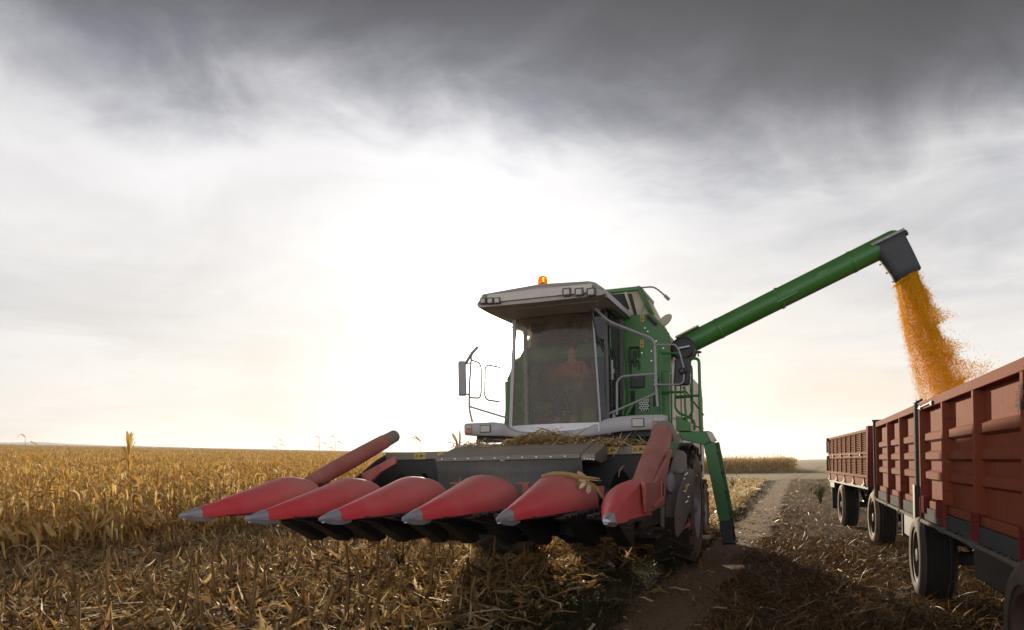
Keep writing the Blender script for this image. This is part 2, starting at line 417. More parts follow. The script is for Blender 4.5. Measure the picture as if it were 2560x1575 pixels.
dk = (deep*(-2.75) + (nB-.5)*deep*1.5 + (nD-.5)*deep*1.3)._m('EXPONENT')
lum = (bright + halo - veil - low).mx(.05)*dk
lum = lum.mx(.022)
bank = deep
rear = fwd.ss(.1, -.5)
lum = lum*(rear*1.75+1.0)  # unseen sky behind the camera brightened, an added fill for the front faces
warm = cosS.pw(5.0)*dz.ss(.45, .03)
tint = mixc(nt, bank, mixc(nt, warm, (.965, .965, 1.0), (1.0, .965, .89)), (.62, .76, 1.14))
tint = mixc(nt, ((low*2.8+veil*2.0)*(1.0-warm)).cl(), tint, (.76, .86, 1.05))
tint = mixc(nt, (dz.ss(.12, .0)*.30*(1.0-warm)).cl(), tint, (1.0, .94, .90))
vm = nt.nodes.new('ShaderNodeVectorMath'); vm.operation = 'SCALE'
nt.links.new(tint, vm.inputs[0]); nt.links.new(lum.k, vm.inputs['Scale'])
vs = nt.nodes.new('ShaderNodeVectorMath'); vs.operation = 'SCALE'
nt.links.new(sky.outputs[0], vs.inputs[0]); vs.inputs['Scale'].default_value = .15
gap = (((nW-.5)*3.2).cl()*dz.ss(.30, .05)*.55 + ((nC-.58)*5).cl()*(side-.1).ss(0, .4)*.5*dz.ss(.5, .2)).cl()*(1.0-cosS.pw(7.0)).cl()*front
gap = gap*dz.ss(.02, .12)
fin = mixc(nt, gap*.75, vm.outputs[0], vs.outputs[0])
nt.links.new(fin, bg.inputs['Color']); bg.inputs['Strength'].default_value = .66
scene.view_settings.view_transform = 'Standard'; scene.view_settings.look = 'None'
scene.view_settings.exposure = .6; scene.view_settings.gamma = 1.0

# ------------------------------------------------------------------ ground
def ground():
    xs = np.concatenate([-np.geomspace(4200, 16, 60), np.linspace(-15.5, 7, 46), np.geomspace(7.5, 3500, 40)])
    ys = np.concatenate([np.linspace(-25, 30, 90), np.geomspace(31, 4500, 70)])
    X, Y = np.meshgrid(xs, ys, indexing='ij')
    Z = gz(np.maximum(X, -1500), Y)
    near = np.exp(-((X+3)/9)**2)*np.exp(-(np.maximum(Y, 0)/40)**2)
    Z = Z+near*.018*(np.sin(X*3.1+Y*.7)+np.sin(Y*2.3-X*1.3))-.02*near
    V = np.stack([X, Y, Z], -1).reshape(-1, 3); n, m_ = X.shape
    i, j = np.meshgrid(np.arange(n-1), np.arange(m_-1), indexing='ij')
    k = (i*m_+j).ravel(); Q = np.stack([k, k+m_, k+m_+1, k+1], -1)
    o = mesh_np('ground', V, Q, np.zeros(len(V)), 'ground'); tag(o, kind='structure'); return o
def soil(name, c1, c2, c3, straw, far=False):
    m, nt, b = newmat(name); g = geo(nt); P = g.outputs['Position']
    n1 = noise(nt, P, .45, 6, .6); n2 = noise(nt, P, 7, 8, .7); n3 = noise(nt, P, 45, 5, .7)
    fib = noise(nt, vmap(nt, P, (30, 6, 6), (0, 0, .5)), 1.0, 4, .7, 1.5)
    c = mixc(nt, n1, c1, c2); c = mixc(nt, ((n2-.45)*2.5).cl()*.6, c, c3)
    c = mixc(nt, (((fib+n3*.4)-.74)*6).cl()*straw, c, (.40, .28, .15))
    if far:
        s = nt.nodes.new('ShaderNodeSeparateXYZ'); nt.links.new(P, s.inputs[0]); y = S(nt, s.outputs[1])
        bands = noise(nt, vmap(nt, P, (.012, .05, 1)), 1.0, 6, .65)
        cf = mixc(nt, ((bands-.4)*3).cl(), (.21, .16, .07), (.38, .27, .13))
        c = mixc(nt, y.ss(26, 75), c, cf)
    lk(nt, b.inputs['Base Color'], c); b.inputs['Roughness'].default_value = .95; b.inputs['Specular IOR Level'].default_value = .15
    bump(nt, b, n2*.7+n3*.3, .8, .04)
    return m
M['ground'] = soil('stubble_soil', (.045, .026, .013), (.085, .05, .024), (.14, .086, .044), .5, True)
def soft_edge(m):
    nt = m.node_tree; b = nt.nodes['Principled BSDF']; g = geo(nt)
    at = nt.nodes.new('ShaderNodeAttribute'); at.attribute_name = 'shade'
    n1 = noise(nt, g.outputs['Position'], 3.5, 7, .7); n2 = noise(nt, g.outputs['Position'], 22, 4, .7)
    lk(nt, b.inputs['Alpha'], (S(nt, at.outputs['Fac'])+(n1-.5)*1.3+(n2-.5)*.9).ss(.22, .55)); return m
M['track'] = soil('dusty_track_soil', (.18, .11, .06), (.26, .165, .095), (.34, .23, .14), .25)
ground()
M['clod'] = soil('clod_soil', (.11, .066, .036), (.17, .105, .06), (.22, .145, .085), .1)
def track(name, mid, half, y0, y1, n, cross=False):
    V, Q = [], []; K = 7; r = np.random.default_rng(3)
    ys = np.geomspace(y0+20, y1+20, n)-20
    for i, y in enumerate(ys):
        c = mid(y); wl, wr = half*(1+.16*math.sin(y*1.7)+r.uniform(-.16, .16)), half*(1+.15*math.sin(y*2.3+1)+r.uniform(-.16, .16))
        for k in range(K):
            t = k/(K-1); u = c-wl+(wl+wr)*t
            p = (y, u) if cross else (u, y)
            zz = float(gz(*p))+.012-.03*math.sin(PI*t)*.6+.008*math.sin(3*y+5*t)
            if k in (0, K-1): zz -= .025
            V.append((p[0], p[1], zz+.02))
    for i in range(n-1):
        for k in range(K-1):
            a = i*K+k; Q.append((a, a+1, a+K+1, a+K))
    soft_edge(M['track']) if not cross else None
    o = mesh_np(name, np.array(V), np.array(Q), np.tile(np.sin(np.pi*np.arange(K)/(K-1)), n), 'track'); tag(o, kind='structure'); return o
def midline(y): return -1.22+.36*min(1, max(0, (y-9)/10))+.010*max(0, y-17)+(.05*max(0, y-60) if y > 60 else 0)
track('dirt_track', midline, .60, 2.0, 170, 170)
track('crossing_track', lambda x: 62+.02*x+1.2*math.sin(x*.07), 3.2, -14, 60, 60, True)

def hills():
    V, Q = [], []; n = 90
    for i in range(n):
        t = i/(n-1); ang = math.radians(-62+40*t); R = 2600
        x, y = math.sin(ang)*R, math.cos(ang)*R
        h = 19*math.exp(-((t-.22)/.16)**2)+8*math.exp(-((t-.45)/.1)**2)+1.6*math.sin(t*37)+.8*math.sin(t*91)
        b0 = float(gz(max(x, -1500), y))
        base = .0425*max(0, -x-10)
        for k, (s_, z) in enumerate(((1.0, base-20), (1.03, base+h*.45), (1.09, base+h*.85), (1.15, base+h), (1.3, base-60))):
            V.append((x*s_, y*s_, z))
    for i in range(n-1):
        for k in range(4):
            a = i*5+k; Q.append((a, a+1, a+6, a+5))
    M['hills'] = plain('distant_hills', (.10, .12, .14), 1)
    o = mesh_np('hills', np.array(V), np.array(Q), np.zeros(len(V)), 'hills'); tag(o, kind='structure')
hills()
def haze():
    b = MB().box(-4800, 4000, -60, 5200, -3.0, 132)
    m = bpy.data.materials.new('haze'); m.use_nodes = True; nt = m.node_tree
    nt.nodes.remove(nt.nodes['Principled BSDF'])
    v = nt.nodes.new('ShaderNodeVolumePrincipled'); v.inputs['Color'].default_value = (.90, .92, .96, 1)
    v.inputs['Density'].default_value = .00024; v.inputs['Anisotropy'].default_value = .35
    nt.links.new(v.outputs[0], nt.nodes['Material Output'].inputs['Volume'])
    o = b.build('haze', m, None, smooth=False); tag(o, 'thin dusty haze hanging over the fields', 'haze', kind='stuff')
haze()

# ------------------------------------------------------------------ crop
def strip(path, widths, side, shade, V, Q, Sh, fold=.0):
    o = len(V)
    for p, wd in zip(path, widths):
        V.append(tuple(p-side*wd/2)); V.append(tuple(p+side*wd/2)); Sh += [shade, shade]
    for i in range(len(path)-1):
        Q.append((o+2*i, o+2*i+1, o+2*i+3, o+2*i+2))
def cornplant(rs, h, nleaf=9, seg=5, ears=1, tassel=True, sides=5, husk=True):
    V, Q, Sh = [], [], []
    lean = Vector((rs.uniform(-.1, .1), rs.uniform(-.1, .1), 0)); bend = rs.uniform(0, .12)
    def at(t): return Vector((lean.x*t*h+bend*t*t*h*.4, lean.y*t*h, t*h))
    ns = 4 if sides > 3 else 2
    ring = []
    for i in range(ns+1):
        t = i/ns; p = at(t); r = .013*(1-.55*t)
        for k in range(sides):
            V.append((p.x+r*math.cos(2*PI*k/sides), p.y+r*math.sin(2*PI*k/sides), p.z)); Sh.append(.30+.12*t)
    for i in range(ns):
        for k in range(sides):
            a = i*sides+k; b = i*sides+(k+1) % sides
            Q.append((a, b, b+sides, a+sides))
    ph = rs.uniform(0, PI)
    for j in range(nleaf):
        t = .06+.92*(j+rs.uniform(-.3, .3))/nleaf; t = min(max(t, .05), .99)
        az = ph+PI*j+rs.uniform(-.6, .6); d = Vector((math.cos(az), math.sin(az), 0))
        L = rs.uniform(.35, .8)*(1.1-.3*t); w0 = rs.uniform(.04, .085)
        rise = rs.uniform(.02, .35); droop = rs.uniform(1.3, 3.0); curl = rs.uniform(-.5, .5)
        p = at(t); path, wd = [], []
        ang = PI/2*rs.uniform(.15, .75)
        sd = Vector((-d.y, d.x, 0))
        for q in range(seg+1):
            u = q/seg
            path.append(p.copy()); wd.append(w0*(1-.92*u**1.6)*(.6+.4*min(1, u*4)))
            p = p+(d*math.cos(ang)+Vector((0, 0, 1))*math.sin(ang)+sd*curl*.4*u)*(L/seg)
            ang -= droop*(.9+rs.uniform(-.3, .5))/seg*1.9; ang = max(ang, -1.5)
        tw = rs.uniform(-.8, .8)
        strip(path, wd, (sd*math.cos(tw)+Vector((0, 0, 1))*math.sin(tw)), min(1, max(0, rs.gauss(.5, .27))), V, Q, Sh)
    for e in range(ears):
        t = rs.uniform(.42, .62); az = rs.uniform(0, 2*PI); d = Vector((math.cos(az), math.sin(az), 0)); sd = Vector((-d.y, d.x, 0))
        p0 = at(t)+d*.02; dn = (d*.55-Vector((0, 0, rs.uniform(.4, 1.1)))).normalized(); nx = sd; ny = dn.cross(nx)
        L = rs.uniform(.2, .28); o = len(V); sh = rs.uniform(.78, 1)
        prof = [(0, .012), (.25, .034), (.6, .032), (1, .008)]
        for u, r in prof:
            c = p0+dn*L*u
            for k in range(5):
                V.append(tuple(c+(nx*math.cos(2*PI*k/5)+ny*math.sin(2*PI*k/5))*r)); Sh.append(sh)
        for i in range(3):
            for k in range(5):
                a = o+i*5+k; b = o+i*5+(k+1) % 5; Q.append((a, b, b+5, a+5))
        if husk:
            for hh in range(3):
                v = (nx*rs.uniform(-1, 1)+ny*rs.uniform(-1, 1)).normalized()
                path = [p0+dn*L*.1, p0+dn*L*.5+v*.045, p0+dn*L*1.0+v*.06, p0+dn*L*1.35+v*.03]
                strip(path, [.02, .05, .04, .004], v.cross(dn), rs.uniform(.7, 1), V, Q, Sh)
    if tassel:
        for j in range(4):
            az = rs.uniform(0, 2*PI); d = Vector((math.cos(az), math.sin(az), 0)); p = at(1)
            strip([p, p+Vector((0, 0, .10))+d*.03, p+Vector((0, 0, .16))+d*.09], [.012, .009, .003], Vector((-d.y, d.x, 0)), rs.uniform(.3, .6), V, Q, Sh)
    return np.array(V, np.float32), np.array(Q, np.int32), np.array(Sh, np.float32)
rs = random.Random(5)
near_var = [cornplant(rs, rs.uniform(1.05, 1.62), rs.choice((7, 8, 9, 10)), 5, rs.choice((1, 1, 2)), rs.random() < .5) for _ in range(14)]
mid_var = [cornplant(rs, rs.uniform(1.1, 1.5), 7, 3, 1, rs.random() < .4, 3, False) for _ in range(10)]
far_var = [cornplant(rs, rs.uniform(1.1, 1.5), 5, 2, 0, rs.random() < .5, 3, False) for _ in range(8)]
GRP = 'corn plants standing at the field edge'
LAB = 'dry golden corn plant standing in the front rows of the uncut field'
# the front rows: plants one by one
meshes = []
for k, (v, q, s) in enumerate(near_var):
    o = mesh_np('corn_plant', v, q, s, 'corn'); meshes.append(o.data); bpy.data.objects.remove(o)
EDGE = -11.8
def plant_obj(x, y, k, yaw, sc, tilt=(0, 0), label=LAB, group=GRP):
    o = bpy.data.objects.new('corn_plant', meshes[k]); COL.objects.link(o)
    o.location = (x, y, float(gz(x, y))-.02); o.rotation_euler = (tilt[0], tilt[1], yaw); o.scale = (sc, sc, sc)
    tag(o, label, 'corn plant', group); return o
cnt = 0
for row in range(3):
    y = 7.2+row*.4
    while y < (26.5, 25, 22)[row]:
        plant_obj(EDGE-row*.76+rs.uniform(-.09, .09), y, rs.randrange(14), rs.uniform(0, 6.28), rs.uniform(.86, 1.12), (rs.gauss(0, .09), rs.gauss(0, .09))); cnt += 1
        y += rs.uniform(.15, .27)
ROW_END = (26.5, 25, 22)
# one stalk that stands out, with its papery leaves up
v, q, s = cornplant(random.Random(21), 2.02, 8, 6, 1, True)
V_, Q_, S_ = [tuple(p) for p in v], [tuple(p) for p in q], list(s); rt_ = random.Random(4)
for k in range(9):
    az = rt_.uniform(0, 6.28); d = Vector((math.cos(az), math.sin(az), 0)); b0 = Vector(v[-1].tolist())*0+Vector((v[16][0], v[16][1], 2.02*rt_.uniform(.72, .95))); L = rt_.uniform(.25, .5)
    strip([b0, b0+d*L*.12+Vector((0, 0, L*.5)), b0+d*L*.3+Vector((0, 0, L*.85)), b0+d*L*.5+Vector((0, 0, L*rt_.uniform(.7, 1.05)))], [.03, .07, .05, .006], Vector((-d.y, d.x, .1)), rt_.uniform(.4, .8), V_, Q_, S_)
v, q, s = np.array(V_), np.array(Q_), np.array(S_)
o = mesh_np('corn_plant', v, q, np.clip(s+.12, 0, 1), 'corn'); o.location = (-12.1, 10.9, float(gz(-12.1, 10.9)))
tag(o, 'tall golden corn plant rising clear above the left part of the field', 'corn plant', GRP)
def tallstalk(px, y, top, label, seed):
    r = random.Random(seed); x = pt(px, 1100, y).x; V, Q, Sh = [], [], []; g0 = float(gz(x, y)); h = top-g0
    for k in range(5):
        pass
    p = [Vector((0, 0, 0)), Vector((.02, 0, h*.5)), Vector((.05, 0, h*.8)), Vector((.06+r.uniform(-.03, .05), 0, h))]
    strip(p, [.03, .026, .02, .01], Vector((CS, SN, 0)), .3, V, Q, Sh); strip(p, [.03, .026, .02, .01], Vector((-SN, CS, 0)), .3, V, Q, Sh)
    for j in range(4):
        t = r.uniform(.7, 1); d = Vector((CS, SN, 0))*r.choice((-1, 1)); b = Vector((.05, 0, h*t)); L = r.uniform(.2, .42)
        strip([b, b+d*L*.4+Vector((0, 0, L*.35)), b+d*L*.8+Vector((0, 0, L*.2)), b+d*L-Vector((0, 0, L*.15))], [.02, .045, .035, .004], Vector((0, .8, .6)), .5, V, Q, Sh)
    o = mesh_np('corn_plant', np.array(V), np.array(Q), np.array(Sh), 'corn'); o.location = (x, y, g0); tag(o, label, 'corn plant', GRP)
for px, y, topy, lab, sd in ((796, 24, 1088, 'spindly corn plant with a bent top poking above the field left of the red divider', 1),
                             (834, 22, 1092, 'corn plant with one drooping leaf poking up just left of the grey capped tube', 2),
                             (690, 27, 1100, 'thin bare corn plant poking above the middle of the field skyline', 3),
                             (60, 15, 1088, 'corn plant poking above the skyline at the far left of the field', 4)):
    tallstalk(px, y, pt(px, topy, y).z, lab, sd)
for px, y, lab, sd in ((1047, 15, 'bare forked corn plant seen just above the left end of the header beam', 8),):
    tallstalk(px, y, pt(px, 1102, y).z, lab, sd)

def in_view(x, y, m=3.0):
    # camera wedge with a margin
    f = -SN*x+CS*y; s_ = CS*x+SN*y
    return (f > .5) & (np.abs(s_) < f*.72+m)
def field(name, parts):
    Vs, Qs, Ss = [], [], []; off = 0
    for V, Q, Sx in parts:
        Vs.append(V); Qs.append(Q+off); Ss.append(Sx); off += len(V)
    return mesh_np(name, np.concatenate(Vs), np.concatenate(Qs), np.concatenate(Ss), 'corn')
def crop_points(x1, x0, y0, y1, row, step, jit=.1):
    xs = np.arange(x1, x0, -row); P = []
    for r_, x in enumerate(xs):
        n = int((y1-y0)/step); y = y0+np.arange(n)*step+RNG.uniform(-.4, .4, n)*step
        P.append(np.stack([x+RNG.normal(0, jit, n), y], -1))
    P = np.concatenate(P); return P[in_view(P[:, 0], P[:, 1])]
def plants(P, var, zs=1.0, sh=.0, tilt=.1):
    n = len(P); pos = np.stack([P[:, 0], P[:, 1], gz(P[:, 0], P[:, 1])-.02], -1)
    return scatter(var, pos, RNG.uniform(0, 6.28, n), RNG.normal(0, tilt, n), RNG.normal(0, tilt, n), RNG.uniform(.82, 1.13, n)*zs, RNG.normal(sh, .09, n), RNG.integers(0, len(var), n))
P = crop_points(EDGE, -46, 6.0, 62, .76, .2)
d = np.hypot(P[:, 0], P[:, 1])
row = np.round((EDGE-P[:, 0])/.76)
taken = ((row == 0) & (P[:, 1] < 26.5) & (P[:, 1] > 7.0)) | ((row == 1) & (P[:, 1] < 25) & (P[:, 1] > 7.2)) | ((row == 2) & (P[:, 1] < 22) & (P[:, 1] > 7.6))
P = P[~taken]; d = np.hypot(P[:, 0], P[:, 1])
nearP, midP = P[d < 24], P[d >= 24]
parts = [plants(nearP, near_var), plants(midP, mid_var)]
P2 = crop_points(EDGE, -150, 20, 190, 1.1, .42, .3); d2 = np.hypot(P2[:, 0], P2[:, 1])
P2 = P2[((P2[:, 0] < -46) | (P2[:, 1] > 62))]
P2 = P2[RNG.random(len(P2)) < np.clip(85/np.hypot(P2[:, 0], P2[:, 1]), .25, 1)]
parts.append(plants(P2, [(v*np.array([1.25, 1.25, 1.0], np.float32), q, s_) for v, q, s_ in far_var], 1.05))
P3 = crop_points(-14, -700, 40, 900, 5.0, 2.2, 1.5); P3 = P3[((P3[:, 0] < -150) | (P3[:, 1] > 190))]
P3 = P3[RNG.random(len(P3)) < np.clip(260/np.hypot(P3[:, 0], P3[:, 1]), .18, 1)]
parts.append(plants(P3, [(v*np.array([2.2, 2.2, 1.0], np.float32), q, s) for v, q, s in far_var], 1.05))
o = field('corn_field', parts); tag(o, 'golden field of dry uncut corn stretching to the skyline', 'corn field', kind='stuff')
# the separate standing block farther down the track
P4 = np.stack([RNG.uniform(-34, .4, 8200), 100+RNG.uniform(0, 1, 8200)**1.8*50], -1)
P4 = P4[P4[:, 0] < .2-.03*(P4[:, 1]-100)+np.sin(P4[:, 1]*.9)*.5]
o = field('corn_field', [plants(P4, [(v*np.array([1.6, 1.6, 1.0], np.float32), q, s_) for v, q, s_ in far_var], 1.38, .48)]); tag(o, 'block of standing corn beside the track far behind the combine', 'corn field', kind='stuff')

# ------------------------------------------------------------------ trash, stubble and grass
def trash_var(rs, n, Lr, wr, curl, thick=False):
    out = []
    for _ in range(n):
        V, Q, Sh = [], [], []; L = rs.uniform(*Lr); w0 = rs.uniform(*wr); p = Vector((-L/2, 0, rs.uniform(0, .01))); ang = rs.uniform(-.25, .5); hd = rs.uniform(-.3, .3)
        path, wd = [], []
        for i in range(4):
            path.append(p.copy()); wd.append(w0*(.55, 1, .8, .15)[i])
            p = p+Vector((math.cos(hd)*math.cos(ang), math.sin(hd)*math.cos(ang), math.sin(ang)))*L/3
            ang += rs.uniform(-curl, curl)-.1; hd += rs.uniform(-curl, curl)
        tw = rs.uniform(-.9, .9)
        strip(path, wd, Vector((0, math.cos(tw), math.sin(tw))), rs.uniform(.15, .75) if rs.random() < .85 else rs.uniform(.85, 1), V, Q, Sh)
        out.append((np.array(V, np.float32), np.array(Q, np.int32), np.array(Sh, np.float32)))
    return out
def lay(name, P, var, mat, label, scale=(.7, 1.3), tilt=.25, lift=.02, sh=0., cat=None, zr=.05, jit=.12):
    n = len(P); pos = np.stack([P[:, 0], P[:, 1], gz(P[:, 0], P[:, 1])+lift+RNG.random(n)**2*zr], -1)
    V, Q, Sx = scatter(var, pos, RNG.uniform(0, 6.28, n), RNG.normal(0, tilt, n), RNG.normal(0, tilt, n), RNG.uniform(*scale, n), RNG.normal(sh, jit, n), RNG.integers(0, len(var), n))
    o = mesh_np(name, V, Q, Sx, mat); tag(o, label, cat, kind='stuff'); return o
def area(n, x0, x1, y0, y1, pw=1.0):
    P = np.stack([RNG.uniform(x0, x1, n), y0+(y1-y0)*RNG.random(n)**pw], -1)
    return P[in_view(P[:, 0], P[:, 1], 1.5)]
def patchy(P, f=.9, lo=.25):
    x, y = P[:, 0], P[:, 1]
    q = .5+.25*np.sin(x*f*2.1+1.3*np.sin(y*f))+.25*np.sin(y*f*1.7+1.9*np.sin(x*f*1.3))
    return P[RNG.random(len(P)) < lo+(1-lo)*q]
leaves = trash_var(rs, 30, (.14, .46), (.016, .064), .6)
husks = trash_var(rs, 14, (.08, .2), (.04, .085), .8)
chips = trash_var(rs, 12, (.05, .14), (.012, .035), .8)
stems = trash_var(rs, 12, (.2, .6), (.010, .02), .12)
P = np.concatenate([area(64000, -12.4, -2.2, 2.8, 16, 1.3), area(40000, -12.6, -2.6, 10, 34, 1.4), area(6000, -13.4, -11, 5, 20)])
keep = RNG.random(len(P)) < np.clip((-P[:, 0]-2.2)/1.6, .12, 1); P = P[keep]
lay('corn_residue', P, leaves+chips+stems+husks[:7], 'residue', 'thick litter of broken corn leaves, husks and stalks on the harvested ground', zr=.06, tilt=.2, cat='crop residue', scale=(.5, 1.35), jit=.24)
P = patchy(np.concatenate([area(26000, -10, -1.8, 17, 62, 1.5), area(16000, -6, -1.65, 15, 42, 1.4)]), .35, .12)
lay('straw_litter', P, leaves+chips+husks, 'residue', 'bright pale husks and straw lying behind the combine left of the track', (.9, 2.0), .35, sh=.24, zr=.12, cat='straw')
blade = []
for _ in range(24):
    V, Q, Sh = [], [], []; L = rs.uniform(.07, .24); hd = 0; p = Vector((0, 0, 0)); ang = rs.uniform(.1, 1.25); path = []
    for i in range(4):
        path.append(p.copy()); p = p+Vector((math.cos(ang), rs.uniform(-.15, .15), math.sin(ang)))*L/3; ang -= rs.uniform(.15, .6)
    strip(path, [.004, .0055, .0045, .001], Vector((0, 1, 0)), rs.uniform(.1, .9), V, Q, Sh); blade.append((np.array(V, np.float32), np.array(Q, np.int32), np.array(Sh, np.float32)))
straws = trash_var(rs, 18, (.12, .40), (.004, .009), .14)
def off_track(P, lo=.07):
    c = -1.22+.36*np.clip((P[:, 1]-9)/10, 0, 1)+.01*np.maximum(0, P[:, 1]-17); u = np.abs(P[:, 0]-c)
    return P[RNG.random(len(P)) < np.clip((u-.16)/.36, lo, 1)]
P = off_track(patchy(np.concatenate([area(90000, -.95, 5.0, 2.6, 16, 1.5), area(60000, -.8, 7, 12, 62, 1.6)]), 1.4, .35))
lay('dry_grass', P, blade+straws, 'grass', 'mown dry grass and straw between the track and the trailers', (.7, 1.6), .2, cat='grass', zr=.04, lift=.0, jit=.24)
P = off_track(patchy(np.concatenate([area(90000, -6, -1.0, 2.8, 14, 1.3), area(40000, -3.6, -1.1, 10, 60, 1.3)]), 1.1, .3))
P = P[RNG.random(len(P)) < np.clip((P[:, 0]+6.5)/2.5, 0, 1)]
lay('verge_grass', P, blade, 'weed', 'short green and brown weeds along the left verge of the track', (.5, 1.1), .2, cat='grass', lift=.0, zr=.02)
P = patchy(np.concatenate([area(2600, -1.9, 1.3, 3.5, 40, 1.3), area(900, -8, -1.5, 4, 13)]), 1.0, .2)
lay('loose_husks', P, chips+leaves[:6], 'residue', 'scattered loose husks and chips on the grass beside the track', (.35, .9), .3, cat='husks', lift=.035)

rock = []
for _ in range(6):
    v_ = [(1, 0, 0), (0, 1, 0), (-1, 0, 0), (0, -1, 0), (0, 0, .8), (0, 0, -.8)]
    v_ = np.array([[c*rs.uniform(.6, 1.3) for c in p] for p in v_], np.float32)*.018
    rock.append((v_, np.array([(4, 0, 5, 1), (4, 1, 5, 2), (4, 2, 5, 3), (4, 3, 5, 0)]), np.full(6, .5, np.float32)))
P = area(5200, -2.1, .3, 3, 26, 1.3)
lay('clods', P, rock, 'clod', 'small clods of dry soil scattered along the wheel track', (.3, 1.5), .6, cat='clods', lift=.005, zr=.01)

# standing stumps in the cut rows
def stump_mesh(rs, h, bent=0.0):
    V, Q, Sh = [], [], []; lean = Vector((rs.gauss(0, .13), rs.gauss(0, .13), 1)); k = 6
    for i in range(4):
        t = i/3; p = Vector((lean.x*h*t+bent*t*t*h, lean.y*h*t, h*t)); r = .017*(1.25-.35*t)
        for j in range(k):
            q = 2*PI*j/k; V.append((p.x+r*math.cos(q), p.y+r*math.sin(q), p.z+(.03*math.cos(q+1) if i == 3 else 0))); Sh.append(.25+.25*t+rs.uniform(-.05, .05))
    for i in range(3):
        for j in range(k):
            a = i*k+j; b = i*k+(j+1) % k; Q.append((a, b, b+k, a+k))
    Q.append((3*k, 3*k+1, 3*k+2, 3*k+3)); Q.append((3*k, 3*k+3, 3*k+4, 3*k+5))
    for j in range(rs.choice((1, 2, 3))):
        az = rs.uniform(0, 6.28); d = Vector((math.cos(az), math.sin(az), 0)); z0 = h*rs.uniform(.25, .95); b = Vector((lean.x*z0, lean.y*z0, z0)); L = rs.uniform(.12, .3)
        strip([b, b+d*L*.35+Vector((0, 0, .05)), b+d*L*.6-Vector((0, 0, .06)), b+d*L*.7-Vector((0, 0, L*.6))], [.02, .036, .028, .004], Vector((-d.y, d.x, .2)), rs.uniform(.3, .8), V, Q, Sh)
    return np.array(V, np.float32), np.array(Q, np.int32), np.array(Sh, np.float32)
svar = [stump_mesh(rs, h) for h in (.2, .26, .3, .34, .4, .45, .52, .6, .28, .36)]
sm = []
for v, q, s in svar:
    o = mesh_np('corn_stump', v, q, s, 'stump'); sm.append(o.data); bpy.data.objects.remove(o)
pts = []
for r_ in range(10):
    x = -3.35-.76*r_; y = 3.2
    while y < 30:
        pts.append((x+rs.gauss(0, .05), y)); y += rs.uniform(.17, .5)
pts = [p for p in pts if bool(in_view(np.array(p[0]), np.array(p[1]), .3)) and not (p[0] > -5.1 and 10.5 < p[1])]
pts.sort(key=lambda p: math.hypot(*p))
for x, y in pts[:190]:
    o = bpy.data.objects.new('corn_stump', rs.choice(sm)); COL.objects.link(o); sc = rs.uniform(.75, 1.2)
    o.location = (x, y, float(gz(x, y))-.02); o.rotation_euler = (rs.gauss(0, .13), rs.gauss(0, .13), rs.uniform(0, 6.28)); o.scale = (sc, sc, sc)
    tag(o, 'short cut corn stump standing in the harvested rows before the combine', 'corn stump', 'cut corn stumps in rows')
rest = np.array(pts[190:])
if len(rest):
    lay('corn_stubble', rest, svar, 'stump', 'rows of cut corn stubble farther back towards the standing crop', (.75, 1.2), .13, cat='stubble', lift=-.02, zr=0)
def stalk(px0, py0, y, px1, py1, bend, label, r0=.019):
    b0 = pt(px0, py0, y); b1 = pt(px1, py1, y); b0.z = float(gz(b0.x, y))
    q = (b0+b1)/2+Vector((bend, 0, .05)); r = random.Random(px0)
    V, Q, Sh = [], [], []
    n = 8; k = 7
    for i in range(n):
        t = i/(n-1); p = b0*(1-t)**2+q*2*t*(1-t)+b1*t*t-b0; rr = r0*(1.15-.5*t)*(1.12 if i % 2 else 1)
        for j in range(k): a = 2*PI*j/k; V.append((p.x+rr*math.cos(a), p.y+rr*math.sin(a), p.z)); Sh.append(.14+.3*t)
    for i in range(n-1):
        for j in range(k): a = i*k+j; b = i*k+(j+1) % k; Q.append((a, b, b+k, a+k))
    for j in range(2):
        t = r.uniform(.3, .8); p = (b1-b0)*t; d = Vector((r.choice((-1, 1))*CS, .2, 0))
        strip([p, p+d*.06+Vector((0, 0, .05)), p+d*.13-Vector((0, 0, .05)), p+d*.15-Vector((0, 0, .2))], [.02, .04, .03, .004], Vector((0, 1, .2)), .4, V, Q, Sh)
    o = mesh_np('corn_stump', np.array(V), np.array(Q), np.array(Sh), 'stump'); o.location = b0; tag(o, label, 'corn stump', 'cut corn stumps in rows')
stalk(445, 1575, 5.75, 482, 1378, .03, 'tall straight cut corn stump nearest the camera at lower left')
stalk(905, 1505, 7.6, 864, 1356, .10, 'dark curved corn stump standing tall in the stubble under the header')
stalk(945, 1450, 8.3, 948, 1330, -.02, 'tall pale corn stump just right of the dark curved one', .016)
stalk(540, 1575, 5.7, 505, 1500, -.12, 'thick dark stump bent to the left at the bottom of the stubble', .03)

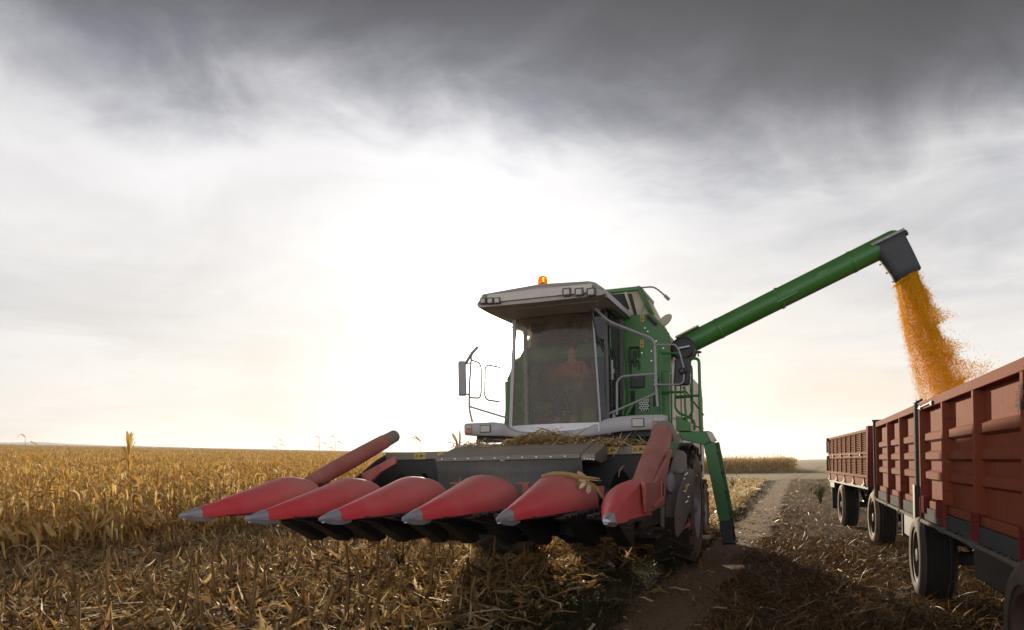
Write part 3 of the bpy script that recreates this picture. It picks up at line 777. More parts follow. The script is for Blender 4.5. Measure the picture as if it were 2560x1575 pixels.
# ------------------------------------------------------------------ wheels
def wheel(parent, xo, y, R, w, side, rimR, lugs=0, tyre='rubber', rimmat='rim', zc=None, hub=.12, org=None, name='wheel'):
    """outer face at xo, side = +1 when the outside looks to +X"""
    zc = R if zc is None else zc; s = side
    c = (xo, y, zc)
    b = MB()
    prof = [(0-.03, rimR), (-.0, rimR+.02), (.012, rimR+(R-rimR)*.35), (-.005, R*.86), (-.05, R*.965), (-.10, R), (-w+.10, R), (-w+.05, R*.965), (-w+.005, R*.86), (-w, rimR+.02), (-w+.03, rimR)]
    b.lathe(c, (s, 0, 0), prof, 48, caps=False)
    for k in range(lugs):
        for h in (0, 1):
            th = 2*PI*(k+.5*h)/lugs
            rad = Vector((0, math.cos(th), math.sin(th))); tan = Vector((0, -math.sin(th), math.cos(th))); ax = Vector((s, 0, 0))
            cx = Vector(c)+ax*(-w*(.27 if h == 0 else .73))+rad*(R+.004)
            d = (ax*(1 if h == 0 else -1)*.85+tan*.55).normalized()
            b.obox(cx, d*w*.29, d.cross(rad).normalized()*.028, rad*.03)
            e = Vector(c)+ax*(-.03 if h == 0 else -w+.03)+rad*(R*.95)
            b.obox(e+tan*.09*(1 if h == 0 else 1), ax*.035, tan*.03, rad*.05)
    if not lugs:
        for q in range(5):
            x0 = -w*(.18+.16*q)
            b.lathe(c, (s, 0, 0), [(x0-.022, R*.99), (x0-.018, R+.002), (x0+.018, R+.002), (x0+.022, R*.99)], 48, caps=False)
    t = b.build(name, tyre, parent)
    r = MB(); d0 = -.045
    r.lathe(c, (s, 0, 0), [(-.03, rimR+.004), (-.012, rimR+.012), (-.018, rimR-.03), (d0-.05, rimR-.06), (d0-.12, rimR*.62), (d0-.10, rimR*.45), (d0-.10, hub+.03), (d0-.02, hub), (d0+.03, hub*.8), (d0+.04, .0)], 40, caps=False)
    for k in range(8):
        a = 2*PI*k/8; r.lathe((xo+s*(d0-.10), y+math.cos(a)*rimR*.5, zc+math.sin(a)*rimR*.5), (s, 0, 0), [(0, .017), (.03, .017), (.032, 0)], 6, caps=False)
    r.build('rim', rimmat, t)
    return t

# ------------------------------------------------------------------ combine harvester
CB = thing('combine_harvester', 'green and cream combine harvester with grey cab facing the camera', 'combine harvester', (-3.24, 13.5, 0))
CX = -3.24
for s_ in (1, -1):
    wheel(CB, CX+(1.85 if s_ > 0 else -1.69), 11.98, .91, .66, s_, .50, 20, 'rubber2', 'rim', .90)
    wheel(CB, CX+s_*1.55, 16.0, .60, .42, s_, .32, 16, 'rubber2', 'rim', .59)
MB().box(CX-1.1, CX+1.1, 11.75, 12.2, .62, 1.0).build('axle', 'dark', CB, .02)
MB().box(CX-1.0, CX+1.0, 15.8, 16.2, .45, .75).build('axle', 'dark', CB, .02)
MB().box(CX-.75, CX+.75, 11.2, 17.0, 1.0, 1.9).box(CX-1.35, CX+1.35, 11.75, 12.9, 1.45, 2.0).build('chassis', 'dark', CB, .03)
# feeder house down to the header
b = MB(); b.prism([(CX-.72, 11.5, 1.25), (CX-.72, 11.5, 1.95), (CX-.72, 10.3, 1.9), (CX-.72, 9.0, 1.62), (CX-.72, 9.0, .95)], (1.44, 0, 0))
b.build('feeder_house', 'dark', CB, .02)
b = MB()
for x in (-.55, -.2, .62): b.tube([(CX+x, 11.3, 2.0), (CX+x+.05, 10.2, 1.98), (CX+x*1.1, 9.2, 1.72)], .022, 7)
b.tube(rounded([pt(1590, 1078, 10.6), pt(1578, 1112, 9.6), pt(1576, 1140, 9.2)], .2), .018, 7).tube([pt(1610, 1082, 10.4), pt(1612, 1115, 9.3)], .012, 7)
b.build('hydraulic_hose', 'black', CB)

# body: green front wall, cream sides, sloped shoulders
Yf = 11.7
prof = [(-1.735, 1.62), (-1.72, 2.98), (-1.753, 3.613), (-2.015, 3.936), (-2.6, 3.95)]
pl = prof+[(-3.9, 3.93), (-4.05, 3.55), (-4.33, 3.36), (-4.47, 3.05), (-4.54, 2.3), (-4.56, 1.62)]
b = MB(); b.prism([(x, Yf, z) for x, z in pl], (0, .10, 0)); b.build('front_wall', 'green', CB, .012)
for xo, s_, zz in ((-1.775, 1, 0), (-4.56, -1, -.55)):
    b = MB(); b.prism([(xo, Yf+.11, 1.75), (xo, Yf+.11, 3.58+zz), (xo-s_*.01, 13.2, 3.60+zz), (xo-s_*.02, 14.0, 3.26+zz*.5), (xo-s_*.03, 16.6, 3.20+zz*.4), (xo-s_*.04, 16.86, 2.9), (xo-s_*.04, 16.96, 1.7), (xo, 16.4, 1.25), (xo, 13.4, 1.25), (xo, 12.9, 1.75)], (-s_*.04, 0, 0))
    b.build('side_panel', 'cream', CB, .015)
b = MB()
xr, xl = -1.80, -4.535
b.loft([[(xr, y, z1), (xr-.26, y, z2), (xl+.55, y, z2), (xl, y, z1-.55*(1 if y < 13.5 else .5 if y < 16.7 else 0))] for y, z1, z2 in ((Yf+.11, 3.6, 3.93), (13.2, 3.62, 3.95), (14.0, 3.28, 3.42), (16.6, 3.21, 3.32), (16.88, 2.9, 3.0))], caps=True, closed=True)
b.box(xl+.06, xr-.06, 16.78, 16.88, 1.5, 2.92)
b.build('rear_hood', 'cream', CB, .02)
b = MB()
for yy in (13.1, 14.6, 16.0): b.box(-1.81, -1.768, yy-.006, yy+.006, 1.3, 3.1)
b.bar((-1.785, 13.4, 2.92), (-1.805, 16.9, 2.62), .03, .012)
b.box(-1.81, -1.766, 11.9, 16.6, 2.30, 2.312).build('panel_seam', 'bark', CB)
# vertical green post and dark recess where the platform meets the wall
MB().box(-1.86, -1.74, Yf-.16, Yf-.02, 1.6, 3.0).build('corner_post', 'green', CB, .012)
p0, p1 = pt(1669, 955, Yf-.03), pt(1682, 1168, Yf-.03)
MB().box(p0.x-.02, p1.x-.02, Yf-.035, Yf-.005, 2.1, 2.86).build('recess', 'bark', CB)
# things mounted on the green wall
def wallbox(name, px0, py0, px1, py1, mat, t=.03, parent=CB, y=None, bev=.004):
    y = (Yf if y is None else y)
    a, c = pt(px0, py0, y), pt(px1, py1, y)
    return MB().box(min(a.x, c.x), max(a.x, c.x), y-t, y-.002, min(a.z, c.z), max(a.z, c.z)).build(name, mat, parent, bev)
def Z3(x, y): return (1450+.2976*x, 680+.2976*y)
v = wallbox('vent_cover', *Z3(428, 878), *Z3(542, 970), 'black', .05)
for q in range(6):
    a, c = pt(*Z3(432, 886+q*14), Yf-.05), pt(*Z3(538, 890+q*14), Yf-.05); MB().box(a.x, c.x, Yf-.058, Yf-.05, a.z-.008, a.z).build('slat', 'lensdark', v)
def perforated(x0, y0, x1, y1, nx, ny):
    o = wallbox('perforated_step', *Z3(x0, y0), *Z3(x1, y1), 'perf', .03)
    b = MB()
    for i in range(nx):
        for j in range(ny):
            u = (i+.5+(.25 if j % 2 else -.25))/nx; q = pt(*Z3(x0+(x1-x0)*u, y0+(y1-y0)*(j+.5)/ny), Yf-.031)
            b.lathe(q, (0, -1, 0), [(-.004, .016), (.002, .016), (.002, 0)], 8, caps=False)
    b.build('hole_pattern', 'bark', o)
perforated(500, 1075, 582, 1168, 4, 5); perforated(622, 880, 658, 975, 2, 5); perforated(672, 880, 706, 975, 2, 5)
wallbox('slot', *Z3(615, 1035), *Z3(652, 1125), 'bark', .012)
wallbox('slot', *Z3(425, 1000), *Z3(465, 1200), 'bark', .012)
# lever bracket
b = MB(); L = lambda x, y, d=.05: pt(*Z3(x, y), Yf-d)
for p, q in (((415, 635), (495, 630)), ((415, 750), (495, 745)), ((415, 635), (412, 760)), ((492, 630), (492, 720)), ((458, 660), (458, 790)), ((492, 755), (494, 820)), ((420, 700), (425, 880))):
    b.tube([L(*p), L(*q)], .022 if p[0] == 458 else .014, 7)
b.build('lever_bracket', 'black', CB)
b = MB(); b.tube([L(565, 368), L(638, 440)], .025, 7); b.build('grab_handle', 'black', CB)
# red/yellow hazard signs with a small pictogram
def decal(px0, py0, px1, py1, y, parent, vertical=True, t=.004):
    a, c = pt(px0, py0, y), pt(px1, py1, y); x0, x1 = min(a.x, c.x), max(a.x, c.x); z0, z1 = min(a.z, c.z), max(a.z, c.z)
    o = MB().box(x0, x1, y-t-.004, y-.004, z0, z1).build('warning_decal', 'yellow', parent)
    b = MB(); yy = y-t-.0045
    w_, h_ = x1-x0, z1-z0
    def poly(ps): b.prism([(x0+u*w_, yy, z0+v*h_) for u, v in ps], (0, -.001, 0))
    def ring(cx, cz, k):  # triangle outline
        for i in range(3):
            A = [(0, .95), (-.85, -.55), (.85, -.55)]; p, q = A[i], A[(i+1) % 3]
            asp = h_/w_*1.0
            poly([(cx+p[0]*k*asp, cz+p[1]*k), (cx+q[0]*k*asp, cz+q[1]*k), (cx+q[0]*k*.72*asp, cz+q[1]*k*.72), (cx+p[0]*k*.72*asp, cz+p[1]*k*.72)])
    if vertical:
        ring(.5, .78, .16); poly([(.46, .70), (.54, .70), (.53, .84), (.47, .84)])
        poly([(.25, .15), (.4, .12), (.5, .3), (.75, .36), (.72, .46), (.45, .42), (.4, .55), (.28, .5)])
    else:
        ring(.25, .48, .36); poly([(.235, .38), (.265, .38), (.26, .62), (.24, .62)])
        poly([(.5, .35), (.62, .3), (.7, .45), (.9, .42), (.92, .52), (.72, .58), (.66, .72), (.54, .66)])
    b.build('pictogram', 'ink', o)
decal(*Z3(508, 352), *Z3(542, 418), Yf, CB); decal(*Z3(504, 572), *Z3(536, 634), Yf, CB)
b = MB()
for x, y in ((415, 320+400), (600, 665), (600, 745), (520, 680), (760, 850), (570, 500), (640, 580), (700, 640), (545, 470)):
    b.lathe(pt(*Z3(x, y), Yf), (0, -1, 0), [(0, .012), (.012, .01), (.012, 0)], 8, caps=False)
b.build('bolt_head', 'bolt', CB)
# green braces left of the wall (seen past the door glass)
b = MB(); b.bar(L(380, 990, .1), L(365, 1200, .1), .06, .05).bar(L(445, 1110, .12), L(390, 1210, .12), .06, .05).bar(L(374, 730, .08), L(376, 990, .08), .025, .02); b.build('brace', 'green', CB, .004)

# grain tank opened up above the body
b = MB(); xr, xl = -2.03, 2*CX+2.03
y0, y1, z0, z1 = 12.0, 13.4, 3.95, 4.42
b.loft([[(xr, y0-.1, z0), (xr, y1, z0), (xl, y1, z0), (xl, y0-.1, z0)], [(xr-.22, y0, z1), (xr-.22, y1-.2, z1), (xl+.22, y1-.2, z1), (xl+.22, y0, z1)]], caps=False)
gt = b.build('grain_tank', 'cream', CB)
gt.modifiers.new('thick', 'SOLIDIFY').thickness = .025
b = MB(); c = [(xr-.22, y0-.02, z1), (xr-.22, y1-.2, z1), (xl+.22, y1-.2, z1), (xl+.22, y0-.02, z1)]
for i in range(4): b.bar(c[i], c[(i+1) % 4], .05, .06)
b.bar((xr, y0-.12, z0), (xr-.22, y0-.02, z1), .05, .05).build('tank_rim', 'green', gt, .006)
x0, x1 = pt(1527, 735, 11.98).x, pt(1588, 770, 11.98).x
MB().prism([(x0, 11.94, 3.96), (x1+.05, 11.9, 3.96), (x1-.05, 11.95, 4.34), (x0, 11.95, 4.36)], (0, .02, 0)).build('tank_screen', 'bark', gt)
b = MB(); b.bar((x1-.02, 11.9, 3.98), (x1-.14, 11.92, 4.36), .06, .03).bar((x0, 11.91, 4.02), (x1-.05, 11.9, 4.05), .04, .05).build('tank_brace', 'cream', gt)
# tool arm on the tank corner and the round lamp on the shoulder
b = MB(); b.tube(rounded([pt(*Z3(495, 133), 12), pt(*Z3(610, 124), 12), pt(*Z3(650, 145), 12), pt(*Z3(720, 205), 12)], .06), .014, 7)
b.tube([pt(*Z3(712, 197), 12), pt(*Z3(748, 233), 12)], .026, 8).tube([pt(*Z3(490, 118), 12), pt(*Z3(495, 165), 12)], .022, 7)
b.tube([pt(*Z3(552, 235), 11.95), pt(*Z3(535, 300), 11.9), pt(*Z3(515, 345), 11.75)], .008, 6)
b.build('swing_arm', 'rail', CB)
q = pt(*Z3(715, 412), 11.85); d = Vector((.8, -.25, .5)).normalized()
b = MB(); b.lathe(q, (d.x*.2-.3, -1, .1), [(.05, .0), (.05, .10), (.02, .12), (-.05, .08), (-.08, .03), (-.08, 0)], 16, caps=False)
b.v = [(q.x+(v[0]-q.x)*1.0, v[1], q.z+(v[2]-q.z)*.75+(v[0]-q.x)*.45) for v in b.v]
b.tube([pt(*Z3(672, 432), 11.85), pt(*Z3(695, 420), 11.85)], .012, 6).build('shoulder_lamp', 'cream', CB)

# unloading auger
A0, A1 = Vector((-1.62, 12.3, 3.475)), Vector((1.53, 12.3, 4.825)); ad = (A1-A0).normalized(); an = Vector((-ad.z, 0, ad.x))
b = MB(); R = .165
b.lathe(A0, ad, [(0, R), ((A1-A0).length-.07, R), ((A1-A0).length-.02, R*.95), ((A1-A0).length+.03, R*.78), ((A1-A0).length+.06, R*.45), ((A1-A0).length+.07, 0)], 32, caps=False)
AU = b.build('unloading_auger', 'green', CB, sharp=50)
for t_, k_ in ((1.62, .012), (.02, .035), (2.75, .006), (.62, .006)): MB().lathe(A0+ad*t_, ad, [(-.03, R), (-.02, R+k_), (.02, R+k_), (.03, R)], 32, caps=False).build('flange', 'green', AU)
q = A0+ad*1.72-an*.07; MB().obox(q+Vector((0, -R*.93, 0)), ad*.16, an*.014, (0, .02, 0)).build('bracket', 'greendark', AU)
q = A0+ad*2.3+an*.02; MB().obox(q+Vector((0, -R-.001, 0)), ad*.075, an*.03, (0, .003, 0)).build('plate', 'greendark', AU)
MB().obox(A0+ad*.16+an*.17, ad*.20, an*.012, (0, .14, 0)).build('hinge_plate', 'cream', AU, .004)
MB().tube([A1+ad*.05+an*.03, A1+ad*.15+an*.03], .045, 10).build('end_cap', 'black', AU)
b = MB(); q = pt(1710, 868, 12.05); b.lathe((q.x-.02, 12.28, q.z-.02), (0, -1, 0), [(-.1, .05), (-.1, .19), (.24, .19), (.27, .15), (.27, 0)], 22, caps=False)
b.build('elbow', 'black', CB)
b = MB(); b.tube([pt(*Z3(830, 640), 11.95), pt(*Z3(885, 630), 11.95), pt(*Z3(922, 622), 11.95)], .016, 7); b.build('latch_rod', 'bolt', CB)
# rubber spout
sp_ = [(1.143, 4.79), (1.574, 4.956), (1.825, 4.354), (1.507, 4.165), (1.215, 4.554)]
rings = []
ta, tb, ba, bb_ = Vector((1.16, 12.3, 4.735)), Vector((1.60, 12.3, 4.915)), Vector((1.507, 12.3, 4.165)), Vector((1.825, 12.3, 4.354))
for t in np.linspace(0, 1, 6):
    a = ta.lerp(ba, t); c = tb.lerp(bb_, t); bow = .02*math.sin(PI*t); m_ = (a+c)/2; ux = (c-a)/2*(1+bow); hw = .185-.035*t
    rings.append([m_+ux*sx*abs(math.cos(q))**.6+Vector((0, hw*sy*abs(math.sin(q))**.6, 0)) for q, sx, sy in [(2*PI*k/20, 1 if math.cos(2*PI*k/20) >= 0 else -1, 1 if math.sin(2*PI*k/20) >= 0 else -1) for k in range(20)]])
b = MB(); b.loft(rings, caps=False); spo = b.build('spout', 'chute', AU, sharp=60); spo.modifiers.new('thick', 'SOLIDIFY').thickness = .012
b = MB(); e = (tb-ta).normalized(); b.obox((ta+tb)/2+Vector((0, -.19, -.0)), e*.235, (0, .008, 0), Vector((-e.z, 0, e.x))*.018)
for k in range(4): b.lathe(ta.lerp(tb, .1+.27*k)+Vector((0, -.2, 0)), (0, -1, 0), [(0, .013), (.014, .012), (.014, 0)], 8, caps=False)
b.build('clamp_strip', 'rail', spo)
for k in range(4): MB().lathe(ta.lerp(ba, .2+.24*k)-(tb-ta).normalized()*.01, -(tb-ta), [(0, .013), (.03, .012), (.03, 0)], 8, caps=False).build('bolt', 'rail', spo)

# ---- cab
RX = -3.31
def arc(xa, xb, ya, yb, bulge, n=9):
    return [(xa+(xb-xa)*i/(n-1), ya+(yb-ya)*i/(n-1)-bulge*(1-(2*i/(n-1)-1)**2)) for i in range(n)]
def curtain(name, rowlist, mat, parent):
    b = MB(); b.loft([[(x, y, z) for (x, y) in pts_] for pts_, z in rowlist], caps=False, closed=False)
    return b.build(name, mat, parent, sharp=60)
lo = arc(-4.04, -2.63, 10.72, 10.66, .16); hi = arc(-3.98, -2.76, 10.84, 10.80, .10)
zl, zh = 2.12, 3.93
rows = []
for t in np.linspace(0, 1, 7):
    rows.append(([(a[0]+(c[0]-a[0])*t, a[1]+(c[1]-a[1])*t) for a, c in zip(lo, hi)], zl+(zh-zl)*t))
curtain('windscreen', rows, 'glass', CB)
def edge(p, q, off=(0, 0, 0), r=.03, n=8): return [tuple(Vector(p)+Vector(off)), tuple(Vector(q)+Vector(off))]
b = MB()
b.bar((-4.055, 10.74, 2.1), (-3.995, 10.86, 3.93), .05, .06, (1, 0, 0)); b.bar((-2.62, 10.68, 2.1), (-2.745, 10.82, 3.93), .014, .03, (1, 0, 0))
DF = MB(); DF.bar((-2.555, 10.90, 2.1), (-2.575, 10.92, 3.93), .05, .06, (1, 0, 0)); DF.bar((-2.49, 11.62, 2.1), (-2.49, 11.62, 3.95), .06, .07, (1, 0, 0)); DF.box(-2.58, -2.47, 10.93, 11.62, 3.90, 3.95); DF.build('door_frame', 'apron', CB, .008)  # dark sheet instead of cab grey: the pillar's shade put into its colour
b.bar((-4.10, 11.62, 2.1), (-4.10, 11.62, 3.95), .06, .07, (1, 0, 0))
b.box(-4.0, -2.6, 10.72, 10.80, 3.86, 3.97).box(-4.06, -2.5, 10.8, 11.66, 2.02, 2.12)
b.build('cab_frame', 'cabgrey', CB, .008)
curtain('quarter_window', [([(-2.61, 10.70), (-2.57, 10.88)], 2.12), ([(-2.735, 10.84), (-2.585, 10.90)], 3.90)], 'sideglass', CB)
dr = MB().box(-2.525, -2.505, 10.97, 11.58, 2.14, 3.90).build('cab_door', 'sideglass', CB, smooth=False)
b = MB(); b.bar((-2.50, 10.99, 2.85), (-2.50, 10.99, 3.15), .03, .03, (1, 0, 0)).box(-2.505, -2.47, 10.96, 11.03, 2.28, 2.36).box(-2.505, -2.47, 10.96, 11.03, 2.95, 3.02).build('door_handle', 'rail', dr)
curtain('side_window', [([(-4.06, 10.78), (-4.10, 11.6)], 2.12), ([(-4.02, 10.88), (-4.08, 11.6)], 3.93)], 'sideglass', CB)
# inside
b = MB(); b.box(-4.0, -2.52, 11.58, 11.66, 2.12, 3.3).box(-4.05, -2.5, 10.85, 11.6, 2.0, 2.1).box(-3.95, -2.56, 11.5, 11.66, 3.55, 3.93); b.build('cab_interior', 'bark', CB)
st = MB().box(-3.42, -2.98, 11.30, 11.42, 2.62, 3.28).box(-3.44, -2.96, 10.98, 11.36, 2.48, 2.63).box(-3.3, -3.1, 11.1, 11.3, 2.1, 2.48).build('driver_seat', 'seat', CB, .03)
p = pt(1405, 1000, 10.95); q = pt(1443, 1040, 10.95)
MB().box(pt(1406, 1004, 10.95).x, pt(1442, 1004, 10.95).x, 10.9, 11.0, 2.2, 2.42).box(pt(1458, 1004, 10.95).x, pt(1486, 1004, 10.95).x, 10.9, 11.0, 2.2, 2.44).build('console', 'interior_green', CB, .01)
b = MB(); b.bar(pt(1340, 1018, 10.9), pt(1380, 1016, 10.9), .05, .03); b.tube([pt(1350, 1018, 10.9), pt(1350, 1045, 10.9)], .015, 6); b.tube([pt(1368, 1018, 10.9), pt(1369, 1045, 10.9)], .015, 6)
b.build('pedal', 'interior_green', CB)
SWC = Vector((-3.2, 10.86, 2.86)); sn_ = Vector((0, -.45, .9)).normalized(); su = Vector((1, 0, 0)); sv = sn_.cross(su)
b = MB(); b.tube([SWC+(su*math.cos(t)+sv*math.sin(t))*.2 for t in [2*PI*k/24 for k in range(25)]], .014, 7)
for t in (PI/2, PI*7/6, PI*11/6): b.tube([SWC, SWC+(su*math.cos(t)+sv*math.sin(t))*.2], .012, 6)
b.tube([SWC, SWC-sn_*.35, (SWC.x, 10.80, 2.1)], .035, 8); b.build('steering_wheel', 'bark', CB)
# wiper and cable seen through the screen
b = MB(); b.tube([pt(1478, 775, 10.62), pt(1490, 830, 10.6), pt(1508, 880, 10.7)], .012, 6); b.build('wiper', 'bark', CB)

# roof with a deep front visor
def roofring(y, zb, zm, zt, hw, tw, dz=0):
    pts_ = [(-hw, zb+.02), (-hw, zm), (-hw+.03, zm+.03), (-tw-.17, zt-.02), (0, zt+.035), (tw, zt), (hw-.03, zm+.03), (hw, zm), (hw, zb+.02), (hw-.05, zb), (0, zb-.01), (-hw+.05, zb)]
    return [(RX+x, y, z+dz) for x, z in pts_]
b = MB()
b.loft([roofring(10.02, 3.945, 3.975, 4.08, .91, .67), roofring(9.99, 3.915, 3.975, 4.115, .955, .70), roofring(10.06, 3.905, 3.985, 4.14, .96, .71), roofring(10.45, 3.892, 3.985, 4.21, .96, .71), roofring(11.6, 3.90, 3.99, 4.24, .95, .70), roofring(12.28, 3.92, 3.97, 4.16, .94, .66)])
RF = b.build('cab_roof', 'roofgrey', CB, .012, sharp=28)
b = MB(); b.box(RX-.78, RX+.78, 9.975, 9.995, 3.965, 4.085)
b.build('roof_panel', 'inset', RF, .006)
b = MB(); b.loft([[(RX-.80, 10.22, 3.885), (RX+.80, 10.22, 3.885), (RX+.80, 10.24, 3.90), (RX-.80, 10.24, 3.90)], [(RX-.72, 10.66, 3.845), (RX+.66, 10.66, 3.845), (RX+.66, 10.68, 3.90), (RX-.72, 10.68, 3.90)]]).build('visor_lip', 'roofgrey', RF, .006)
b = MB()
for k in range(7): b.bar((RX+.36+.085*k, 10.75, 3.882), (RX+.36+.085*k, 12.2, 3.905), .03, .02)
b.build('roof_vent', 'lensdark', RF)
MB().box(RX+.935, RX+.965, 10.1, 12.28, 3.90, 3.985).build('gutter', 'cabgrey', RF, .006)
def roof_light(px, py, s=.05, tilt=0):
    y = 9.972; q = pt(px, py, y); o = MB().box(q.x-s*1.1, q.x+s*1.1, y-.02, y+.03, q.z-s, q.z+s).build('work_light', 'lensdark', RF, .008)
    MB().box(q.x-s*.72, q.x+s*.72, y-.026, y-.0205, q.z-s*.66, q.z+s*.66).build('lens', 'lens', o, .004)
for px in (1417, 1448, 1478): roof_light(px, 730, .056)
for px in (1208, 1226, 1243): roof_light(px, 752+(1226-px)*.02, .045)
q = pt(1357, 719, 10.8)
bc = MB().lathe((q.x, 10.8, 4.20), (0, 0, 1), [(0, .10), (.06, .095), (.08, .085), (.08, 0)], 20, caps=False).build('beacon', 'lensdark', RF)
MB().lathe((q.x, 10.8, 4.28), (0, 0, 1), [(0, .075), (.14, .072), (.18, .062), (.195, .035), (.195, 0)], 20, caps=False).build('amber_dome', 'amber', bc)
MB().lathe((q.x, 10.8, 4.285), (0, 0, 1), [(0, .03), (.07, .035), (.1, .015), (.1, 0)], 10, caps=False).build('bulb', 'lens', bc)

# ---- bumper round the foot of the cab
sec = [(1160, 1059, 1088, 10.82), (1170, 1058, 1089, 10.80), (1232, 1055, 1090, 10.80), (1258, 1058, 1090, 10.72), (1272, 1072, 1092, 10.58), (1292, 1079, 1094, 10.48), (1330, 1080, 1095, 10.42), (1390, 1078, 1094, 10.42), (1440, 1074, 1093, 10.44), (1470, 1067, 1091, 10.52), (1492, 1056, 1088, 10.62), (1515, 1047, 1084, 10.72), (1548, 1041, 1079, 10.80), (1585, 1038, 1076, 10.84), (1650, 1036, 1073, 10.84), (1662, 1037, 1072, 10.87)]
b = MB(); rings = []
for px, t, bt, y in sec:
    p, q = pt(px, t, y), pt(px, bt, y); zt, zb = p.z, q.z; m_ = (zt+zb)/2; h_ = (zt-zb)/2
    rings.append([(p.x, y+.28, zt), (p.x, y+.03, zt), (p.x, y, zt-h_*.35), (p.x, y, zb+h_*.35), (p.x, y+.03, zb), (p.x, y+.28, zb)])
b.loft(rings); BU = b.build('bumper', 'cabgrey', CB, .008, sharp=40)
def bumper_box(name, px0, py0, px1, py1, y, mat, par, t=.012, lens=None):
    a, c = pt(px0, py0, y), pt(px1, py1, y)
    o = MB().box(min(a.x, c.x), max(a.x, c.x), y-t, y+.03, min(a.z, c.z), max(a.z, c.z)).build(name, mat, par, .006)
    if lens: MB().box(min(a.x, c.x)+.012, max(a.x, c.x)-.012, y-t-.006, y-t-.0005, min(a.z, c.z)+.012, max(a.z, c.z)-.012).build('lens', lens, o, .004)
    return o
bumper_box('headlight', 1579, 1046, 1611, 1067, 10.836, 'lensdark', BU, .012, 'lens'); bumper_box('headlight', 1200, 1063, 1227, 1081, 10.796, 'lensdark', BU, .012, 'lens')
bumper_box('indicator', 1632, 1054, 1646, 1067, 10.836, 'amber_dull', BU, .016); bumper_box('indicator', 1166, 1072, 1180, 1084, 10.80, 'amber_dull', BU, .016)
bumper_box('marker_lamp', 1633, 1043, 1645, 1053, 10.836, 'lens', BU, .014); bumper_box('marker_lamp', 1167, 1063, 1179, 1071, 10.80, 'lens', BU, .014)
# lower screen apron
curtain('screen_apron', [([(x, y-.02) for x, y in lo], 2.06), ([(x, y-.02) for x, y in lo], 2.20)], 'perf', CB)
b = MB(); b.box(-4.75, -1.75, 11.0, 11.6, 1.98, 2.08).build('platform', 'dark', CB, .01)
b = MB(); b.box(-1.76, -1.60, 10.95, 11.65, 1.66, 2.02); b.prism([pt(1690, 1038, 11.2), pt(1725, 1058, 11.2), pt(1725, 1078, 11.2), pt(1690, 1078, 11.2)], (0, .5, 0)); b.build('platform_corner', 'green', CB, .01)
# ---- handrails and mirrors (grey)
def rail(name, pix, y, r=.016, mat='rail', rad=.10, par=CB, ys=None):
    P_ = [pt(*Z3(*p), (y if ys is None else ys[i])) for i, p in enumerate(pix)]
    return MB().tube(rounded(P_, rad), r, 8).build(name, mat, par)
rail('door_rail', [(108, 290), (240, 415), (600, 555), (628, 600), (640, 1000), (650, 1130)], 10.9, .019, ys=[10.55, 10.7, 10.9, 10.9, 10.9, 10.9])
rail('door_rail', [(240, 432), (420, 500), (610, 575)], 10.9, .013, ys=[10.75, 10.85, 10.92])
rail('handrail', [(310, 1200), (310, 920), (350, 876), (625, 855)], 10.9, .017)
rail('handrail', [(232, 1195), (630, 1022)], 10.9, .016)
mr = MB().obox((pt(*Z3(790, 710), 10.95)+pt(*Z3(930, 965), 10.95))/2+Vector((.0, 0, 0)), (.118, 0, .0), (0, .035, 0), (.018*1, 0, .205)).build('mirror', 'black', CB, .03)
mr.data.transform(Matrix.Identity(4))
MB().tube(rounded([pt(*Z3(*p), 10.88) for p in ((632, 612), (800, 608), (832, 655), (872, 800), (872, 915), (845, 944), (650, 946))], .06), .012, 8).build('mirror_arm', 'rail', mr)
MB().lathe(pt(*Z3(860, 830), 10.86), (0, -1, 0), [(-.05, .05), (.0, .05), (.03, .03), (.03, 0)], 14, caps=False).build('mirror_clamp', 'black', mr)
def Z2(x, y): return (1100+.2976*x, 680+.2976*y)
ml = MB().obox((pt(*Z2(160, 770), 10.6)+pt(*Z2(214, 1020), 10.6))/2, (.05, .03, 0), (-.03, .05, 0), (0, 0, .27)).build('mirror', 'rail', CB, .02)
MB().tube(rounded([pt(*Z2(*p), 10.62) for p in ((240, 1027), (175, 1030), (158, 985))], .04), .012, 7).tube(rounded([pt(*Z2(*p), 10.62) for p in ((262, 765), (200, 770), (165, 790))], .04), .012, 7).build('mirror_arm', 'rail', ml)
def rail2(pix, y, r, rad=.08, mat='rail'): return MB().tube(rounded([pt(*Z2(*p), y) for p in pix], rad), r, 8).build('handrail', mat, CB)
rail2([(272, 1262), (245, 1150), (247, 960), (262, 740), (262, 670)], 10.7, .016)
rail2([(262, 738), (330, 762), (346, 800), (346, 1010), (335, 1060), (248, 1055)], 10.7, .014)
rail2([(505, 802), (400, 780), (380, 800), (376, 1040), (395, 1075), (500, 1090)], 10.95, .014)
rail2([(248, 1130), (570, 1228)], 10.75, .014)
rail2([(212, 775), (262, 690), (318, 628)], 10.62, .026)
